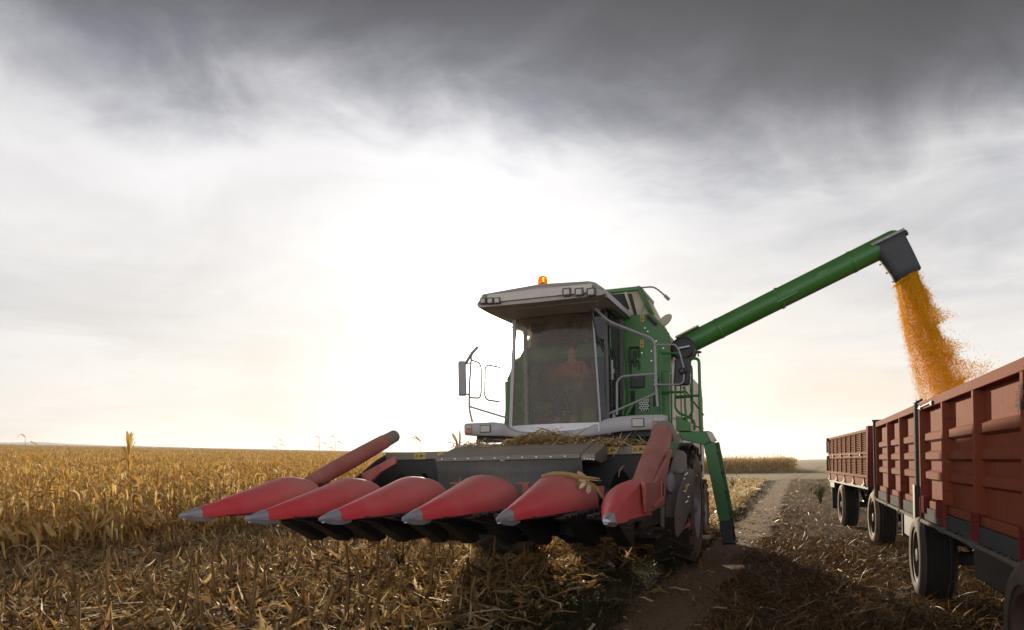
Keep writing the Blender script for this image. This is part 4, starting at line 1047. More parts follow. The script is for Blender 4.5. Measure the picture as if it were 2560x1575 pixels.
# ---- green rails of the platform
def grail(pix, y, r=.018, rad=.08): return MB().tube(rounded([pt(*Z3(*p), y) for p in pix], rad), r, 8).build('platform_rail', 'greendark', CB)
grail([(830, 682), (690, 682), (668, 662), (672, 900), (682, 1200)], 11.45, .018, .05)
grail([(905, 728), (1000, 724), (1004, 900), (1020, 1340)], 11.3, .022)
grail([(1000, 1038), (802, 1045)], 11.35, .018); grail([(805, 740), (800, 1140), (830, 1185), (930, 1225), (962, 1260), (962, 1330)], 11.4, .018)
grail([(910, 762), (938, 800), (945, 1180), (905, 1230), (820, 1232)], 11.5, .018); grail([(682, 985), (690, 1010), (880, 1008)], 11.45, .018); grail([(878, 960), (882, 1120), (898, 1270)], 11.4, .018)
grail([(930, 1048), (805, 1060)], 11.5, .012)
MB().lathe(pt(*Z3(994, 712), 11.3), (0, 0, 1), [(0, .01), (.05, .01), (.055, .045), (.075, .05), (.085, .03), (.085, 0)], 12, caps=False).build('knob', 'black', CB)
# ---- boarding ladder, swung out to the right
p, q = pt(1697, 1080, 11.2), pt(1772, 1077, 11.2); p2, q2 = pt(1702, 1098, 11.2), pt(1758, 1112, 11.2)
b = MB(); b.prism([p, q, pt(1785, 1100, 11.2), pt(1760, 1113, 11.2), p2], (0, .50, 0)); LD = b.build('ladder', 'greendark', CB, .01)
r0, r1 = pt(1772, 1105, 11.25), pt(1813, 1305, 11.25)
b = MB(); b.bar(r0, r1, .16, .05, (0, 1, 0)).build('ladder_side', 'greendark', LD, .006)
MB().bar(r0+Vector((.06, .45, 0)), r1+Vector((.05, .45, 0)), .10, .05, (0, 1, 0)).build('ladder_side', 'greendark', LD, .006)
for k in range(4):
    c = r0.lerp(r1, .12+.26*k); MB().box(c.x-.09, c.x+.09, 11.28, 11.68, c.z-.02, c.z+.02).build('step', 'dark', LD, .005)
c0, c1 = r1+Vector((.005, 0, .02)), pt(1822, 1361, 11.25)
b = MB(); b.bar(c0, c1, .165, .06, (0, 1, 0)).bar(c0+Vector((.02, .42, 0)), c1+Vector((.02, .42, 0)), .11, .05, (0, 1, 0)).box(c1.x-.085, c1.x+.10, 11.22, 11.74, c1.z-.0, c1.z+.03).build('rubber_step', 'black', LD, .006)
MB().prism([pt(1766, 1079, 11.18), pt(1782, 1082, 11.18), pt(1788, 1106, 11.18), pt(1778, 1104, 11.18)], (0, .02, 0)).build('reflector', 'inset', LD)
# mudguard over the front right wheel
b = MB(); rg = []
for k in range(9):
    t = math.radians(25+k*15); rg.append([(-1.46, 11.98-math.cos(t)*1.02, .9+math.sin(t)*1.0), (-2.2, 11.98-math.cos(t)*1.02, .9+math.sin(t)*1.0)])
b.loft(rg, caps=False, closed=False); g_ = b.build('mudguard', 'black', CB); g_.modifiers.new('thick', 'SOLIDIFY').thickness = .025

# ------------------------------------------------------------------ corn header
HD = thing('corn_header', 'five row corn header with red pointed dividers and steel tips mounted on the combine', 'corn header', (-3.24, 7.6, 0))
TIPS = [(447, 1291, -5.204), (612, 1299, -4.465), (797, 1299, -3.70), (1005, 1299, -2.914), (1240, 1300, -2.106)]
def snout(x0, y0, zt, yend=7.05, W=.335, H=.305, tipped=True, xsh=0.0):
    """cone with a domed back; the steel point is a part of its own"""
    def ringat(t, grow=0.0, low=0.0):
        y = y0+(yend-y0)*t
        hw = .006+W*(t**1.06)*(1 if t < .9 else 1-.02*(t-.9)*10)
        s_ = min(1, t*1.12); k = s_*1.03 if s_ < .82 else .8446+.1554*math.sin((s_-.82)/.18*PI/2)
        ht = .010+H*k-(.02*((t-.88)/.12)**2 if t > .88 else 0)
        zb = zt-.012+.010*t
        cx = x0+xsh*t; P_ = []
        for i in range(15):
            a = PI*i/14; P_.append((cx+math.cos(a)*(hw+grow)*(1 if True else 1), y, zb+math.sin(a)**.88*(ht+grow)))
        P_.append((cx-hw*.98-grow, y, zb-.035-low)); P_.append((cx, y, zb-.05-low)); P_.append((cx+hw*.98+grow, y, zb-.035-low))
        return P_
    b = MB(); ts = [.135, .19, .28, .36, .46, .56, .66, .75, .83, .89, .94, .975, 1.0]
    rings = [ringat(t) for t in ts]
    # rolled rear edge
    last = rings[-1]; c = Vector((x0+xsh, yend, zt+.1))
    rings.append([tuple(Vector(p).lerp(c, .07)+Vector((0, .025, 0))) for p in last]); rings.append([tuple(Vector(p).lerp(c, .5)+Vector((0, .02, 0))) for p in last])
    b.loft(rings); s_ = b.build('snout', 'red', HD, sharp=48)
    b = MB(); rings = []
    for t, g, lw in ((0, -.004, -.03), (.012, .001, -.022), (.05, .003, -.012), (.10, .004, -.004), (.137, .005, .0)):
        rings.append(ringat(t, g, lw))
    b.loft(rings)
    # curved keel running back under the point
    kr = []
    for t in np.linspace(.03, .24, 8):
        y = y0+(yend-y0)*t; d_ = .012+.045*math.sin(PI*min(1, max(.02,(t-.03))/.2)*.72); w_ = .012+.035*min(1, t*6)
        kr.append([(x0-w_, y, zt-.035), (x0-w_*.6, y, zt-.03-d_), (x0+w_*.6, y, zt-.03-d_), (x0+w_, y, zt-.035)])
    b.loft(kr); b.build('steel_tip', 'tip', s_, sharp=50)
    b = MB(); zr = zt-.045
    b.loft([[(x0-.10, y0+.55, zr-.012), (x0+.10, y0+.55, zr-.012), (x0+.10, y0+.55, zr+.012), (x0-.10, y0+.55, zr+.012)], [(x0+xsh-W*.93, yend-.02, zr-.02), (x0+xsh+W*.93, yend-.02, zr-.02), (x0+xsh+W*.93, yend-.02, zr+.012), (x0+xsh-W*.93, yend-.02, zr+.012)]])
    b.build('bottom_edge', 'dark', s_)
    return s_
for i, (px, py, x) in enumerate(TIPS):
    q = ptx(px, py, x); sn_o = snout(x, 5.22, q.z+.02, yend=(6.98 if i == 0 else 7.06), W=(.33 if i == 0 else .342), H=.30)
# right end divider: domed on the inside, flat on the outside, with a ridge
b = MB(); x0, y0, ye, zt = -1.24, 5.22, 6.60, 1.195
def ring6(t):
    y = y0+(ye-y0)*t; hw = .012+.375*t**.97; ht = .018+.285*min(1, t*1.03); zb = zt-.02-.02*t; P_ = []
    xr = x0+.02*t
    P_.append((xr+.012+.02*t, y+.10*t, zb-.004-.026*min(1, t*4))); P_.append((xr+.006, y+.05*t, zb+ht*.5)); P_.append((xr, y, zb+ht))
    P_.append((xr-.022, y, zb+ht+.004)); 
    for k in range(1, 10):
        a = PI/2*k/9; P_.append((xr-.02-math.sin(a)*hw, y-.02*t, zb+math.cos(a)**.9*ht))
    P_.append((xr-.02-hw*.96, y, zb-.004-.026*min(1, t*4))); return P_
b.loft([ring6(t) for t in (.12, .18, .25, .4, .55, .7, .82, .92, 1.0)]); ED = b.build('end_divider', 'red', HD, sharp=32)
b = MB(); b.loft([ring6(t) for t in (.0, .03, .07, .125)])
kr = []
for t in np.linspace(.04, .27, 6):
    y = y0+(ye-y0)*t; d_ = .006+.036*math.sin(PI*min(1, (t-.03)/.2)*.72); w_ = .012+.035*min(1, t*6); xc = x0-.03
    kr.append([(xc-w_, y, zt-.03), (xc-w_*.6, y, zt-.03-d_), (xc+w_*.6, y, zt-.03-d_), (xc+w_, y, zt-.03)])
b.v = [(v[0]+(.004 if v[0] > x0 else -.006), v[1], v[2]+.004) for v in b.v]; b.loft(kr); b.build('steel_tip', 'tip', ED, sharp=50)
b = MB(); b.loft([[(x0-.05, 5.8, 1.12), (x0+.03, 5.8, 1.12), (x0+.03, 5.8, 1.15), (x0-.05, 5.8, 1.15)], [(x0-.40, 6.6, 1.10), (x0+.05, 6.6, 1.10), (x0+.05, 6.6, 1.135), (x0-.40, 6.6, 1.135)]]); b.build('bottom_edge', 'dark', ED)
# outer side panel behind it, with its raised rim
poly = [(1614, 1204), (1640, 1204), (1682, 1122), (1667, 1195), (1664, 1240), (1663, 1262), (1632, 1280), (1618, 1284)]
XS = -1.165
PP = [ptx(px, py, XS) for px, py in poly]
b = MB(); b.prism(PP, (-.04, 0, 0)); SPN = b.build('side_panel', 'reddull', HD, .012)
b = MB(); q = [ptx(*p, XS+.012) for p in ((1655, 1206), (1661, 1204), (1661, 1246), (1636, 1270), (1634, 1264), (1655, 1243))]
b.prism(q, (-.012, 0, 0)).build('raised_rim', 'red', SPN, .004)
b = MB(); q = [ptx(*p, XS+.012) for p in ((1656, 1208), (1659, 1206), (1659, 1240), (1656, 1242))]; b.prism(q, (.004, 0, 0)).build('slot', 'bark', SPN)
def endtube(name, p0, p1, r0, r1, mat='reddull'):
    p0, p1 = Vector(p0), Vector(p1); b = MB(); n = 8
    b.tube([p0.lerp(p1, i/n) for i in range(n+1)], [r0+(r1-r0)*(i/n)+.012*math.sin(PI*i/n) for i in range(n+1)], 22)
    return b.build(name, mat, HD, sharp=50)
# right tube with grey flared collar
tr0, tr1 = (-1.285, 6.62, 1.265), (-1.385, 8.62, 1.92)
ET = endtube('end_tube', tr0, tr1, .115, .118)
d = (Vector(tr1)-Vector(tr0)).normalized()
b = MB(); b.tube([Vector(tr1)-d*.04, Vector(tr1)+d*.02, Vector(tr1)+d*.14], [.135, .14, .128], 22)
pl_ = [ptx(*p, -1.30) for p in ((1655, 1078), (1668, 1063), (1684, 1066), (1692, 1085), (1693, 1110), (1686, 1145), (1683, 1140), (1685, 1105), (1678, 1090))]
b.prism([pt(*p, 8.55) for p in ((1676, 1072), (1688, 1076), (1694, 1095), (1693, 1118), (1684, 1146), (1682, 1138), (1685, 1108))], (0, .04, 0))
b.build('collar', 'greysheet', ET, sharp=50)
# left tube, grey capped, and the lower arm below it
tl0, tl1 = (-5.26, 7.02, 1.36), (-5.27, 8.98, 1.955)
EL = endtube('end_tube', tl0, tl1, .085, .10); d = (Vector(tl1)-Vector(tl0)).normalized()
MB().tube([Vector(tl1)-d*.02, Vector(tl1)+d*.30], [.092, .088], 22).build('grey_cap', 'greysheet', EL, sharp=50)
b = MB(); b.prism([pt(*p, 8.3) for p in ((822, 1222), (860, 1205), (985, 1141), (990, 1150), (988, 1160), (952, 1180), (935, 1196), (930, 1215), (900, 1225))], (0, .05, 0)); b.build('divider_arm', 'reddull', HD, .01)
b = MB(); b.prism([pt(*p, 7.3) for p in ((775, 1203), (808, 1210), (830, 1221), (800, 1230))], (0, .3, 0)); b.build('bracket', 'dark', HD)

# ---- frame: top beam, back sheet, hood, trough
b = MB(); b.box(-5.22, -1.42, 8.92, 9.02, 1.70, 1.80); BM = b.build('top_beam', 'greysheet', HD, .006)
b = MB(); b.box(-5.22, -1.42, 8.96, 9.0, .92, 1.70).box(-5.22, -1.42, 8.2, 9.0, .86, .93)
b.prism([(-5.24, 7.2, .95), (-5.24, 8.96, .88), (-5.24, 8.96, 1.78), (-5.24, 8.7, 1.70), (-5.24, 7.6, 1.22)], (.03, 0, 0)).prism([(-1.40, 7.2, .95), (-1.40, 8.96, .88), (-1.40, 8.96, 1.78), (-1.40, 8.7, 1.70), (-1.40, 7.6, 1.22)], (-.03, 0, 0))
b.build('trough', 'dark', HD, .004)
HX0, HX1 = -4.13, -2.28
b = MB(); b.prism([(HX0, 8.27, 1.66), (HX0, 8.27, 1.712), (HX0, 8.30, 1.722), (HX0+.0, 8.88, 1.852), (HX0, 8.92, 1.83), (HX0, 8.92, 1.66)], (HX1-HX0, 0, 0))
HO = b.build('hood', 'greysheet', HD, .006)
b = MB(); b.prism([(HX1+.003, 8.28, 1.64), (HX1+.003, 8.30, 1.71), (HX1+.003, 8.88, 1.84), (HX1+.003, 8.92, 1.64), (HX1+.003, 8.6, 1.60)], (.17, 0, 0)).build('hood_end', 'greysheet', HO, .006)
b = MB()
for k in range(10):
    b.lathe((HX0+.09+k*(HX1-HX0-.18)/9.5, 8.27, 1.688), (0, -1, 0), [(0, .013), (.009, .011), (.013, .004), (.013, 0)], 8, caps=False)
for k in range(4): b.lathe((HX1+.05+.035*k, 8.29, 1.66-.006*k), (0, -1, 0), [(0, .008), (.012, .007), (.013, 0)], 6, caps=False)
b.build('bolt_head', 'bolt', HO)
b = MB(); b.loft([[(HX0-.0, 8.29, 1.655), (HX1+.02, 8.29, 1.655)], [(HX0+.01, 8.31, 1.5), (HX1+.02, 8.31, 1.5)], [(HX0+.04, 8.28, 1.36), (HX1, 8.28, 1.36)], [(HX0+.1, 8.1, 1.22), (HX1-.05, 8.1, 1.22)], [(HX0+.1, 7.7, 1.16), (HX1-.05, 7.7, 1.16)]], caps=False, closed=False)
ap = b.build('hood_apron', 'apron', HD, sharp=60); ap.modifiers.new('thick', 'SOLIDIFY').thickness = .012
b = None
for xs, n, s_ in ((-5.15, 3, 1), (-2.1, 2, -1)):
    b = MB(); b.lathe((xs-.04, 8.45, 1.22), (1, 0, 0), [(0, .12), (1.08 if s_ > 0 else .72, .12)], 20)
    rg = []
    for k in range(n*20+1):
        a = 2*PI*k/20*s_; x = xs+.34*k/20; rg.append([(x, 8.45+math.cos(a)*.12, 1.22+math.sin(a)*.12), (x, 8.45+math.cos(a)*.30, 1.22+math.sin(a)*.30)])
    b.loft(rg, caps=False, closed=False)
    b.build('cross_auger', 'black', HD, sharp=60)
for px0, py0, px1, py1 in ((1036, 1132, 1065, 1148), (1508, 1117, 1543, 1135), (1580, 1114, 1615, 1133)): decal(px0, py0, px1, py1, 8.92, BM, False)
q = pt(1095, 1134, 8.92); MB().box(q.x, q.x+.10, 8.905, 8.915, 1.705, 1.79).build('warning_decal', 'yellow', BM)
# ---- row units under and between the dividers
for k in range(5):
    xm = (TIPS[k][2]+(TIPS[k+1][2] if k < 4 else -1.24))/2
    for s_ in (-1, 1):
        x = xm+s_*.17
        b = MB(); b.prism([(x-.055, 5.95, 1.14), (x-.055, 7.9, 1.17), (x-.055, 8.2, .93), (x-.055, 7.45, .86), (x-.055, 7.0, .90), (x-.055, 6.6, 1.02)], (.11, 0, 0))
        b.prism([(x-.07, 6.45, 1.04), (x-.07, 7.05, .98), (x-.07, 7.15, .83), (x-.07, 7.0, .80)], (.14, 0, 0))
        ru = b.build('row_unit', 'black', HD, .008)
        b = MB()
        b.box(x-s_*.07-.02, x-s_*.07+.02, 6.0, 7.66, 1.148, 1.16)
        for j in range(9): b.box(x-s_*.07-.03, x-s_*.07+.03, 6.0+j*.2, 6.05+j*.2, 1.145, 1.175)
        b.build('gathering_chain', 'dark', ru)
b = MB(); b.box(-5.2, -1.42, 7.45, 7.75, .84, .98).box(-5.2, -1.42, 8.3, 8.9, .86, .95)
for k in range(6):
    x = -5.0+k*.68; b.prism([(x, 7.3, .86), (x+.34, 7.3, .86), (x+.30, 7.5, .77), (x+.05, 7.5, .77)], (0, .3, 0))
b.build('gearbox', 'black', HD, .01)
for x in (-3.95, -3.25, -2.65, -2.1): MB().lathe((x, 7.28, .93), (0, -1, 0), [(0, .07), (.05, .07), (.06, .03), (.06, 0)], 14, caps=False).build('shaft_cap', 'dark', HD)
for k, (_, _, x) in enumerate(TIPS[:5]):
    MB().prism([(x-.30, 7.1, 1.18), (x+.30, 7.1, 1.18), (x+.12, 8.2, 1.22), (x-.12, 8.2, 1.22)], (0, 0, .03)).build('deck_cover', 'black', HD, .008)
for px in (1146, 1314):
    c = pt(px, 1210, 7.72); b = MB(); b.box(c.x-.035, c.x+.035, 7.70, 7.73, c.z-.14, c.z).prism([(c.x-.12, 7.70, c.z), (c.x+.05, 7.70, c.z), (c.x+.05, 7.70, c.z+.02), (c.x-.08, 7.70, c.z+.02)], (0, .03, 0)); b.build('row_bracket', 'reddull', HD, .004)
c = pt(1504, 1220, 7.72); MB().prism([(c.x-.035, 7.7, c.z+.02), (c.x+.035, 7.7, c.z+.02), (c.x+.03, 7.7, c.z-.1), (c.x-.01, 7.7, c.z-.1)], (0, .02, 0)).build('row_bracket', 'reddull', HD, .003)
# ---- grey drive shields on the right end
def plate(name, pts_, y, mat, par, t=.03, bev=.006, dy=None):
    return MB().prism([pt(px, py, y+(dy[i] if dy else 0)) for i, (px, py) in enumerate(pts_)], (0, t, 0)).build(name, mat, par, bev)
def Z5(x, y): return (1550+.17857*x, 1160+.17857*y)
SH = plate('drive_shield', [(1680, 1152), (1692, 1124), (1706, 1127), (1714, 1135), (1716, 1170), (1712, 1215), (1700, 1270), (1690, 1295), (1664, 1292), (1664, 1262), (1668, 1200)], 8.72, 'greysheet', HD, .08)
S2 = plate('drive_shield', [Z5(*p) for p in ((905, 80), (1000, 70), (1030, 100), (1032, 320), (985, 600), (880, 930), (800, 1035), (770, 960), (760, 660), (800, 440), (855, 270))], 8.50, 'greysheet', HD, .035, dy=(.12, .22, .26, .26, .22, .12, .0, -.02, -.02, 0, .06))
plate('shield_fold', [Z5(*p) for p in ((780, 65), (915, 66), (905, 85), (880, 130), (785, 130))], 8.62, 'greysheet', SH, .02)
b = MB(); b.lathe(pt(*Z5(715, 260), 8.66), (.25, -1, .1), [(0, .12), (.03, .115), (.05, .04), (.05, 0)], 20, caps=False); b.v = [((v[0]-pt(*Z5(715, 260), 8.66).x)*.45+pt(*Z5(715, 260), 8.66).x, v[1], v[2]) for v in b.v]; b.build('hub_cover', 'rail', SH)
b = MB()
for p in ((940, 130), (915, 150), (900, 205), (905, 380), (955, 290), (960, 460), (945, 520), (925, 535)): b.lathe(pt(*Z5(*p), 8.56), (0, -1, 0), [(-.03, .01), (.012, .009), (.013, 0)], 7, caps=False)
b.build('bolt_head', 'bolt', S2)
plate('warning_decal', [Z5(*p) for p in ((915, 300), (945, 272), (950, 300), (935, 395), (912, 385))], 8.545, 'yellow', S2, .004, 0)
plate('rust_tab', [Z5(*p) for p in ((880, 905), (955, 815), (990, 860), (885, 920))], 8.66, 'reddull', S2, .02)
b = MB(); b.prism([pt(*Z5(*p), 8.45) for p in ((560, 590), (625, 600), (615, 900), (590, 930), (565, 850))], (0, .03, 0)).build('skid_plate', 'greysheet', HD, .004)
b = MB(); b.tube([pt(*Z5(180, 900), 8.0), pt(*Z5(600, 920), 8.3)], .03, 8).box(-2.3, -1.42, 8.0, 8.3, .84, 1.0).build('cross_tube', 'dark', HD)

# ------------------------------------------------------------------ corn trash lying on the header
def pile(name, label, cat, centre, rad, n, seed, var, base=None, stuffk=False, scl=(.5, 1.1), hgt=.1, sh=.30):
    r = np.random.default_rng(seed); a = r.normal(0, .42, n).clip(-1, 1); c = r.normal(0, .4, n).clip(-1, 1)
    hh = hgt*np.exp(-(a*1.5)**2)*(1-np.abs(c)*.4)
    pos = np.stack([centre[0]+a*rad[0], centre[1]+c*rad[1], centre[2]+r.random(n)*hh], -1)
    V, Q, Sx = scatter(var, pos, r.uniform(0, 6.28, n), r.normal(0, .25, n), r.normal(0, .25, n), r.uniform(*scl, n), r.normal(sh, .12, n), r.integers(0, len(var), n))
    o = mesh_np(name, V, Q, Sx, 'residue'); tag(o, label, cat, kind='stuff'); return o
c = pt(1375, 1108, 8.95)
pile('straw_pile', 'heap of chopped corn leaves and straw lying on top of the header hood', 'straw', (-2.92, 8.93, 1.83), (.75, .10), 900, 4, stems[:6]+chips+leaves[:4], hgt=.19, scl=(.35, .85))
pile('straw_pile', 'thin layer of chaff along the left part of the header hood top', 'straw', (-3.85, 8.93, 1.84), (.38, .06), 330, 6, chips+stems[:3], hgt=.06, scl=(.3, .8))
pile('straw_pile', 'dry leaves trailing off the right end of the hood onto the beam', 'straw', (-2.0, 8.93, 1.80), (.35, .08), 90, 9, leaves[:8]+stems[:4], hgt=.08, scl=(.5, .9))
def leafbunch(name, label, y, paths, parent=None, mat='residue'):
    V, Q, Sh = [], [], []
    for pix, wd, shd in paths:
        P_ = [pt(p[0], p[1], y+(p[2] if len(p) > 2 else 0)) for p in pix]; P_ = rounded(P_, .05, 3)
        n = len(P_); ws = [wd*(.35+.65*math.sin(PI*(.12+.88*i/(n-1)))**.6) if i < n-1 else wd*.15 for i in range(n)]
        d_ = (P_[-1]-P_[0]).normalized(); sd = d_.cross(Vector((0, 1, 0))).normalized()*.85+Vector((0, .5, 0))
        strip(P_, ws, sd, shd, V, Q, Sh); strip([p+Vector((0, .004, -.004)) for p in P_], [q*.8 for q in ws], sd*.6+Vector((0, .8, 0)), max(0, shd-.15), V, Q, Sh)
    o = mesh_np(name, np.array(V), np.array(Q), np.array(Sh), mat)
    return tag(o, label, 'corn debris')
def Z4(x, y): return (1050+.2315*x, 1050+.2315*y)
def ear(name, p, q, r, parent):
    b = MB(); p, q = Vector(p), Vector(q)
    b.tube([p.lerp(q, t) for t in (0, .12, .3, .55, .8, .95, 1)], [r*.35, r*.8, r, r*1.02, r*.8, r*.4, r*.12], 12)
    return b.build(name, 'husk', parent)
M['husk'] = plain('corn_husk', (.55, .43, .24), .6)
bt = thing('corn_stalk', 'broken dry corn stalk with a husked ear draped over the red divider right of centre', 'corn debris', pt(1450, 1225, 6.75))
V, Q, Sh = [], [], []
for pix, wd, shd in (([Z4(1310, 605), Z4(1400, 578), Z4(1560, 572), Z4(1720, 605), Z4(1944, 632)], .042, .60), ([Z4(1320, 622), Z4(1420, 600), Z4(1600, 596), Z4(1800, 640), Z4(1960, 655)], .032, .45),
                     ([Z4(1700, 560), Z4(1740, 585), Z4(1800, 610)], .04, .7), ([Z4(1790, 655), Z4(1880, 700), Z4(1944, 790), Z4(2010, 900)], .035, .45), ([Z4(1720, 640), Z4(1800, 660), Z4(1850, 720)], .05, .8), ([Z4(1830, 690), Z4(1820, 760), Z4(1815, 795)], .05, .95), ([Z4(1720, 650), Z4(1715, 700), Z4(1712, 765)], .03, .6)):
    P_ = rounded([pt(p[0], p[1], 6.72) for p in pix], .06, 3); n = len(P_); d_ = (P_[-1]-P_[0]).normalized(); sd = d_.cross(Vector((0, 1, 0))).normalized()*.8+Vector((0, .55, 0))
    ws = [wd*(.4+.6*math.sin(PI*(.12+.85*i/(n-1)))) for i in range(n)]; ws[-1] = wd*.15
    strip(P_, ws, sd, shd, V, Q, Sh); strip([p+Vector((0, .006, -.006)) for p in P_], ws, Vector((0, .9, .3)), shd-.1, V, Q, Sh)
o = mesh_np('leaf', np.array(V)-np.array(ORG[bt.name]), np.array(Q), np.array(Sh), 'residue'); o.parent = bt
ear('ear', pt(*Z4(1785, 672), 6.70), pt(*Z4(1722, 745), 6.66), .024, bt)
leafbunch('corn_leaf', 'dry corn leaf wedged between the left divider and its grey capped tube', 6.98, [([(742, 1200), (765, 1212), (790, 1225), (806, 1222)], .035, .75), ([(738, 1197), (752, 1200), (760, 1206)], .05, .3)])
leafbunch('corn_leaf', 'thin upright leaf sticking up behind the fourth divider', 7.7, [([(1146, 1212), (1150, 1200), (1151, 1190)], .03, .6)])
leafbunch('corn_leaf', 'curled brown leaf standing up behind the right end divider', 7.6, [([(1547, 1192), (1548, 1178), (1555, 1168), (1562, 1162)], .02, .4)])
leafbunch('corn_leaf', 'upright pale leaf and short stalk standing at the left end of the hood', 8.95, [([(1145, 1116), (1140, 1100), (1133, 1088), (1130, 1083)], .06, .8), ([(1149, 1117), (1150, 1090), (1149, 1075)], .045, .6), ([(1145, 1110), (1130, 1107), (1115, 1106)], .01, .3), ([(1142, 1116), (1139, 1118), (1140, 1111)], .07, .9)])
leafbunch('corn_leaf', 'pale leaf fanned upward in the middle of the straw on the hood', 8.9, [([(1290, 1098), (1300, 1094), (1308, 1085)], .05, .7), ([(1285, 1090), (1296, 1097), (1302, 1100)], .02, .8), ([(1310, 1098), (1306, 1090), (1312, 1086)], .03, .5)])
q = pt(1575, 1480, 0); 
def on_ground(px, py):
    """ground point under a pixel of the reference view"""
    d_ = pt(px, py, 1.0); t = CAM_H/(CAM_H-d_.z); return Vector((d_.x*t, t, 0))
for px, py, lab, sc_, sd_ in ((1630, 1490, 'crumpled pale corn leaf lying on the dark verge left of the track', .40, 3), (1316, 1580, 'pale husk standing up at the bottom edge of the picture', .30, 5), (2185, 1440, 'brown corn leaf arched over the grass before the trailer wheel', .42, 8)):
    g_ = on_ground(px, py); r = random.Random(sd_); V, Q, Sh = [], [], []
    for j in range(6):
        az = r.uniform(0, 6.28); d_ = Vector((math.cos(az), math.sin(az), 0)); L = sc_*r.uniform(.35, .6); rise = r.uniform(.2, .9)
        strip([Vector((0, 0, .02)), d_*L*.3+Vector((0, 0, L*.3*rise+.03)), d_*L*.7+Vector((0, 0, L*.45*rise)), d_*L+Vector((0, 0, L*.3*rise))], [.02, .06, .05, .01], Vector((-d_.y, d_.x, r.uniform(-.4, .4))), r.uniform(.5, .8), V, Q, Sh)
    o = mesh_np('corn_leaf', np.array(V), np.array(Q), np.array(Sh), 'residue'); o.location = g_; tag(o, lab, 'corn debris')

def weed(px, py, h, n, label, seed):
    g_ = on_ground(px, py); r = random.Random(seed); V, Q, Sh = [], [], []
    for j in range(n):
        az = r.uniform(0, 6.28); d_ = Vector((math.cos(az), math.sin(az), 0)); L = h*r.uniform(.5, 1.15); sp_r = r.uniform(.1, .75)
        p = [Vector((0, 0, 0)), d_*L*sp_r*.35+Vector((0, 0, L*.5)), d_*L*sp_r*.8+Vector((0, 0, L*.85)), d_*L*sp_r*1.1+Vector((0, 0, L*r.uniform(.7, 1)))]
        strip(p, [.012, .010, .008, .003], Vector((-d_.y, d_.x, 0)), r.uniform(.1, .6), V, Q, Sh)
        for k in range(5):
            t = r.uniform(.3, 1); q = p[1].lerp(p[3], t); e = Vector((r.uniform(-1, 1), r.uniform(-1, 1), r.uniform(-.3, .8)))*h*.16
            strip([q, q+e*.5, q+e, q+e*1.3], [.008, .018, .014, .003], Vector((e.y, -e.x, .01)).normalized(), r.uniform(.1, .7), V, Q, Sh)
    o = mesh_np('weed_clump', np.array(V), np.array(Q), np.array(Sh), 'weed'); o.location = g_+Vector((0, 0, float(gz(g_.x, g_.y)))); tag(o, label, 'weed')
weed(2052, 1262, .85, 60, 'dark bushy weed clump growing left of the small rear trailer', 3)
weed(1832, 1222, .8, 34, 'dry brown weed standing in the pale husks beside the green ladder', 5)
weed(1000, 1430, .35, 22, 'small green weed tuft growing in the stubble under the header', 6)
weed(1190, 1370, .4, 22, 'green weed tuft growing just left of the dark front wheel', 9)

# ------------------------------------------------------------------ trailers
TN = thing('grain_trailer', 'tall red ribbed grain trailer being filled, at the right edge of the picture', 'trailer', (2.5, 9.0, 0))
XO = 1.35                                            # outer plane of the left side
def board(y0, y1, ribs, z0, z1, par=TN):
    b = MB()
    prof = [(1.425, z0+.06)]
    for zr in (1.40, 1.61, 1.815): prof += [(1.425, zr-.060), (1.384, zr-.036), (1.384, zr+.034), (1.425, zr+.056)]
    prof += [(1.425, z1-.08), (1.44, z1-.08), (1.44, z0+.06)]
    b.prism([(x, y0, z) for x, z in prof], (0, y1-y0, 0)); o = b.build('side_board', 'trailer', par, sharp=25)
    b = MB(); b.box(XO, 1.45, y0, y1, z1-.085, z1); b.box(XO+.03, 1.45, y0, y1, z0, z0+.075).build('board_frame', 'trailer', o, .006)
    for yr in ribs: MB().box(XO-.004, 1.43, yr-.035, yr+.035, z0+.076, z1-.086).build('rib', 'trailer', o, .004)
    return o
rA = [4.135, 5.44, 6.78, 8.07, 9.40]; rB = [9.72, 11.06, 12.41, 14.02]
bA = board(4.1, 9.44, rA, 1.05, 2.205); bB = board(9.68, 14.06, rB, 1.05, 2.205)
b = MB(); b.box(XO-.03, 1.42, 9.50, 9.60, 1.2, 2.2); PO = b.build('corner_post', 'sill', TN, .006)
MB().box(XO-.05, 1.44, 9.49, 9.63, .90, 1.28).build('post_sleeve', 'black', PO, .004)
b = MB(); b.tube([(XO-.01, 9.47, 2.22), (XO-.01, 9.66, 2.235)], .018, 8).tube([(XO-.03, 9.5, 2.2), (XO+.05, 9.5, 2.25)], .014, 8).build('latch', 'black', PO)
MB().box(XO-.03, 1.45, 14.07, 14.15, .95, 2.22).build('end_post', 'sill', TN, .005)
MB().box(XO-.05, 1.46, 14.06, 14.16, 2.222, 2.25).build('post_cap', 'black', TN)
MB().box(XO+.01, 1.46, 4.1, 14.15, .912, 1.045).build('sill', 'sill', TN, .004)
b = MB(); b.tube([(XO-.015, 4.1, .895), (XO-.015, 14.15, .895)], .021, 8); RD = b.build('hinge_rod', 'rod', TN)
for yr in rA+rB:
    b = MB(); b.box(XO-.02, XO+.018, yr-.075, yr-.05, .885, 1.15).box(XO-.02, XO+.018, yr+.05, yr+.075, .885, 1.15); b.build('hinge_lug', 'trailerdark', TN, .004)
    b = MB(); b.lathe((XO-.015, yr-.09, .895), (0, 1, 0), [(0, .03), (.18, .03)], 12).build('hinge_knuckle', 'rod', TN)
for yr in (8.35, 9.2):
    b = MB()
    for d_ in (-.04, .04): b.box(XO-.015, XO+.03, yr+d_-.018, yr+d_+.018, .985, 1.17)
    b.build('stake_pocket', 'trailerdark', TN, .004)
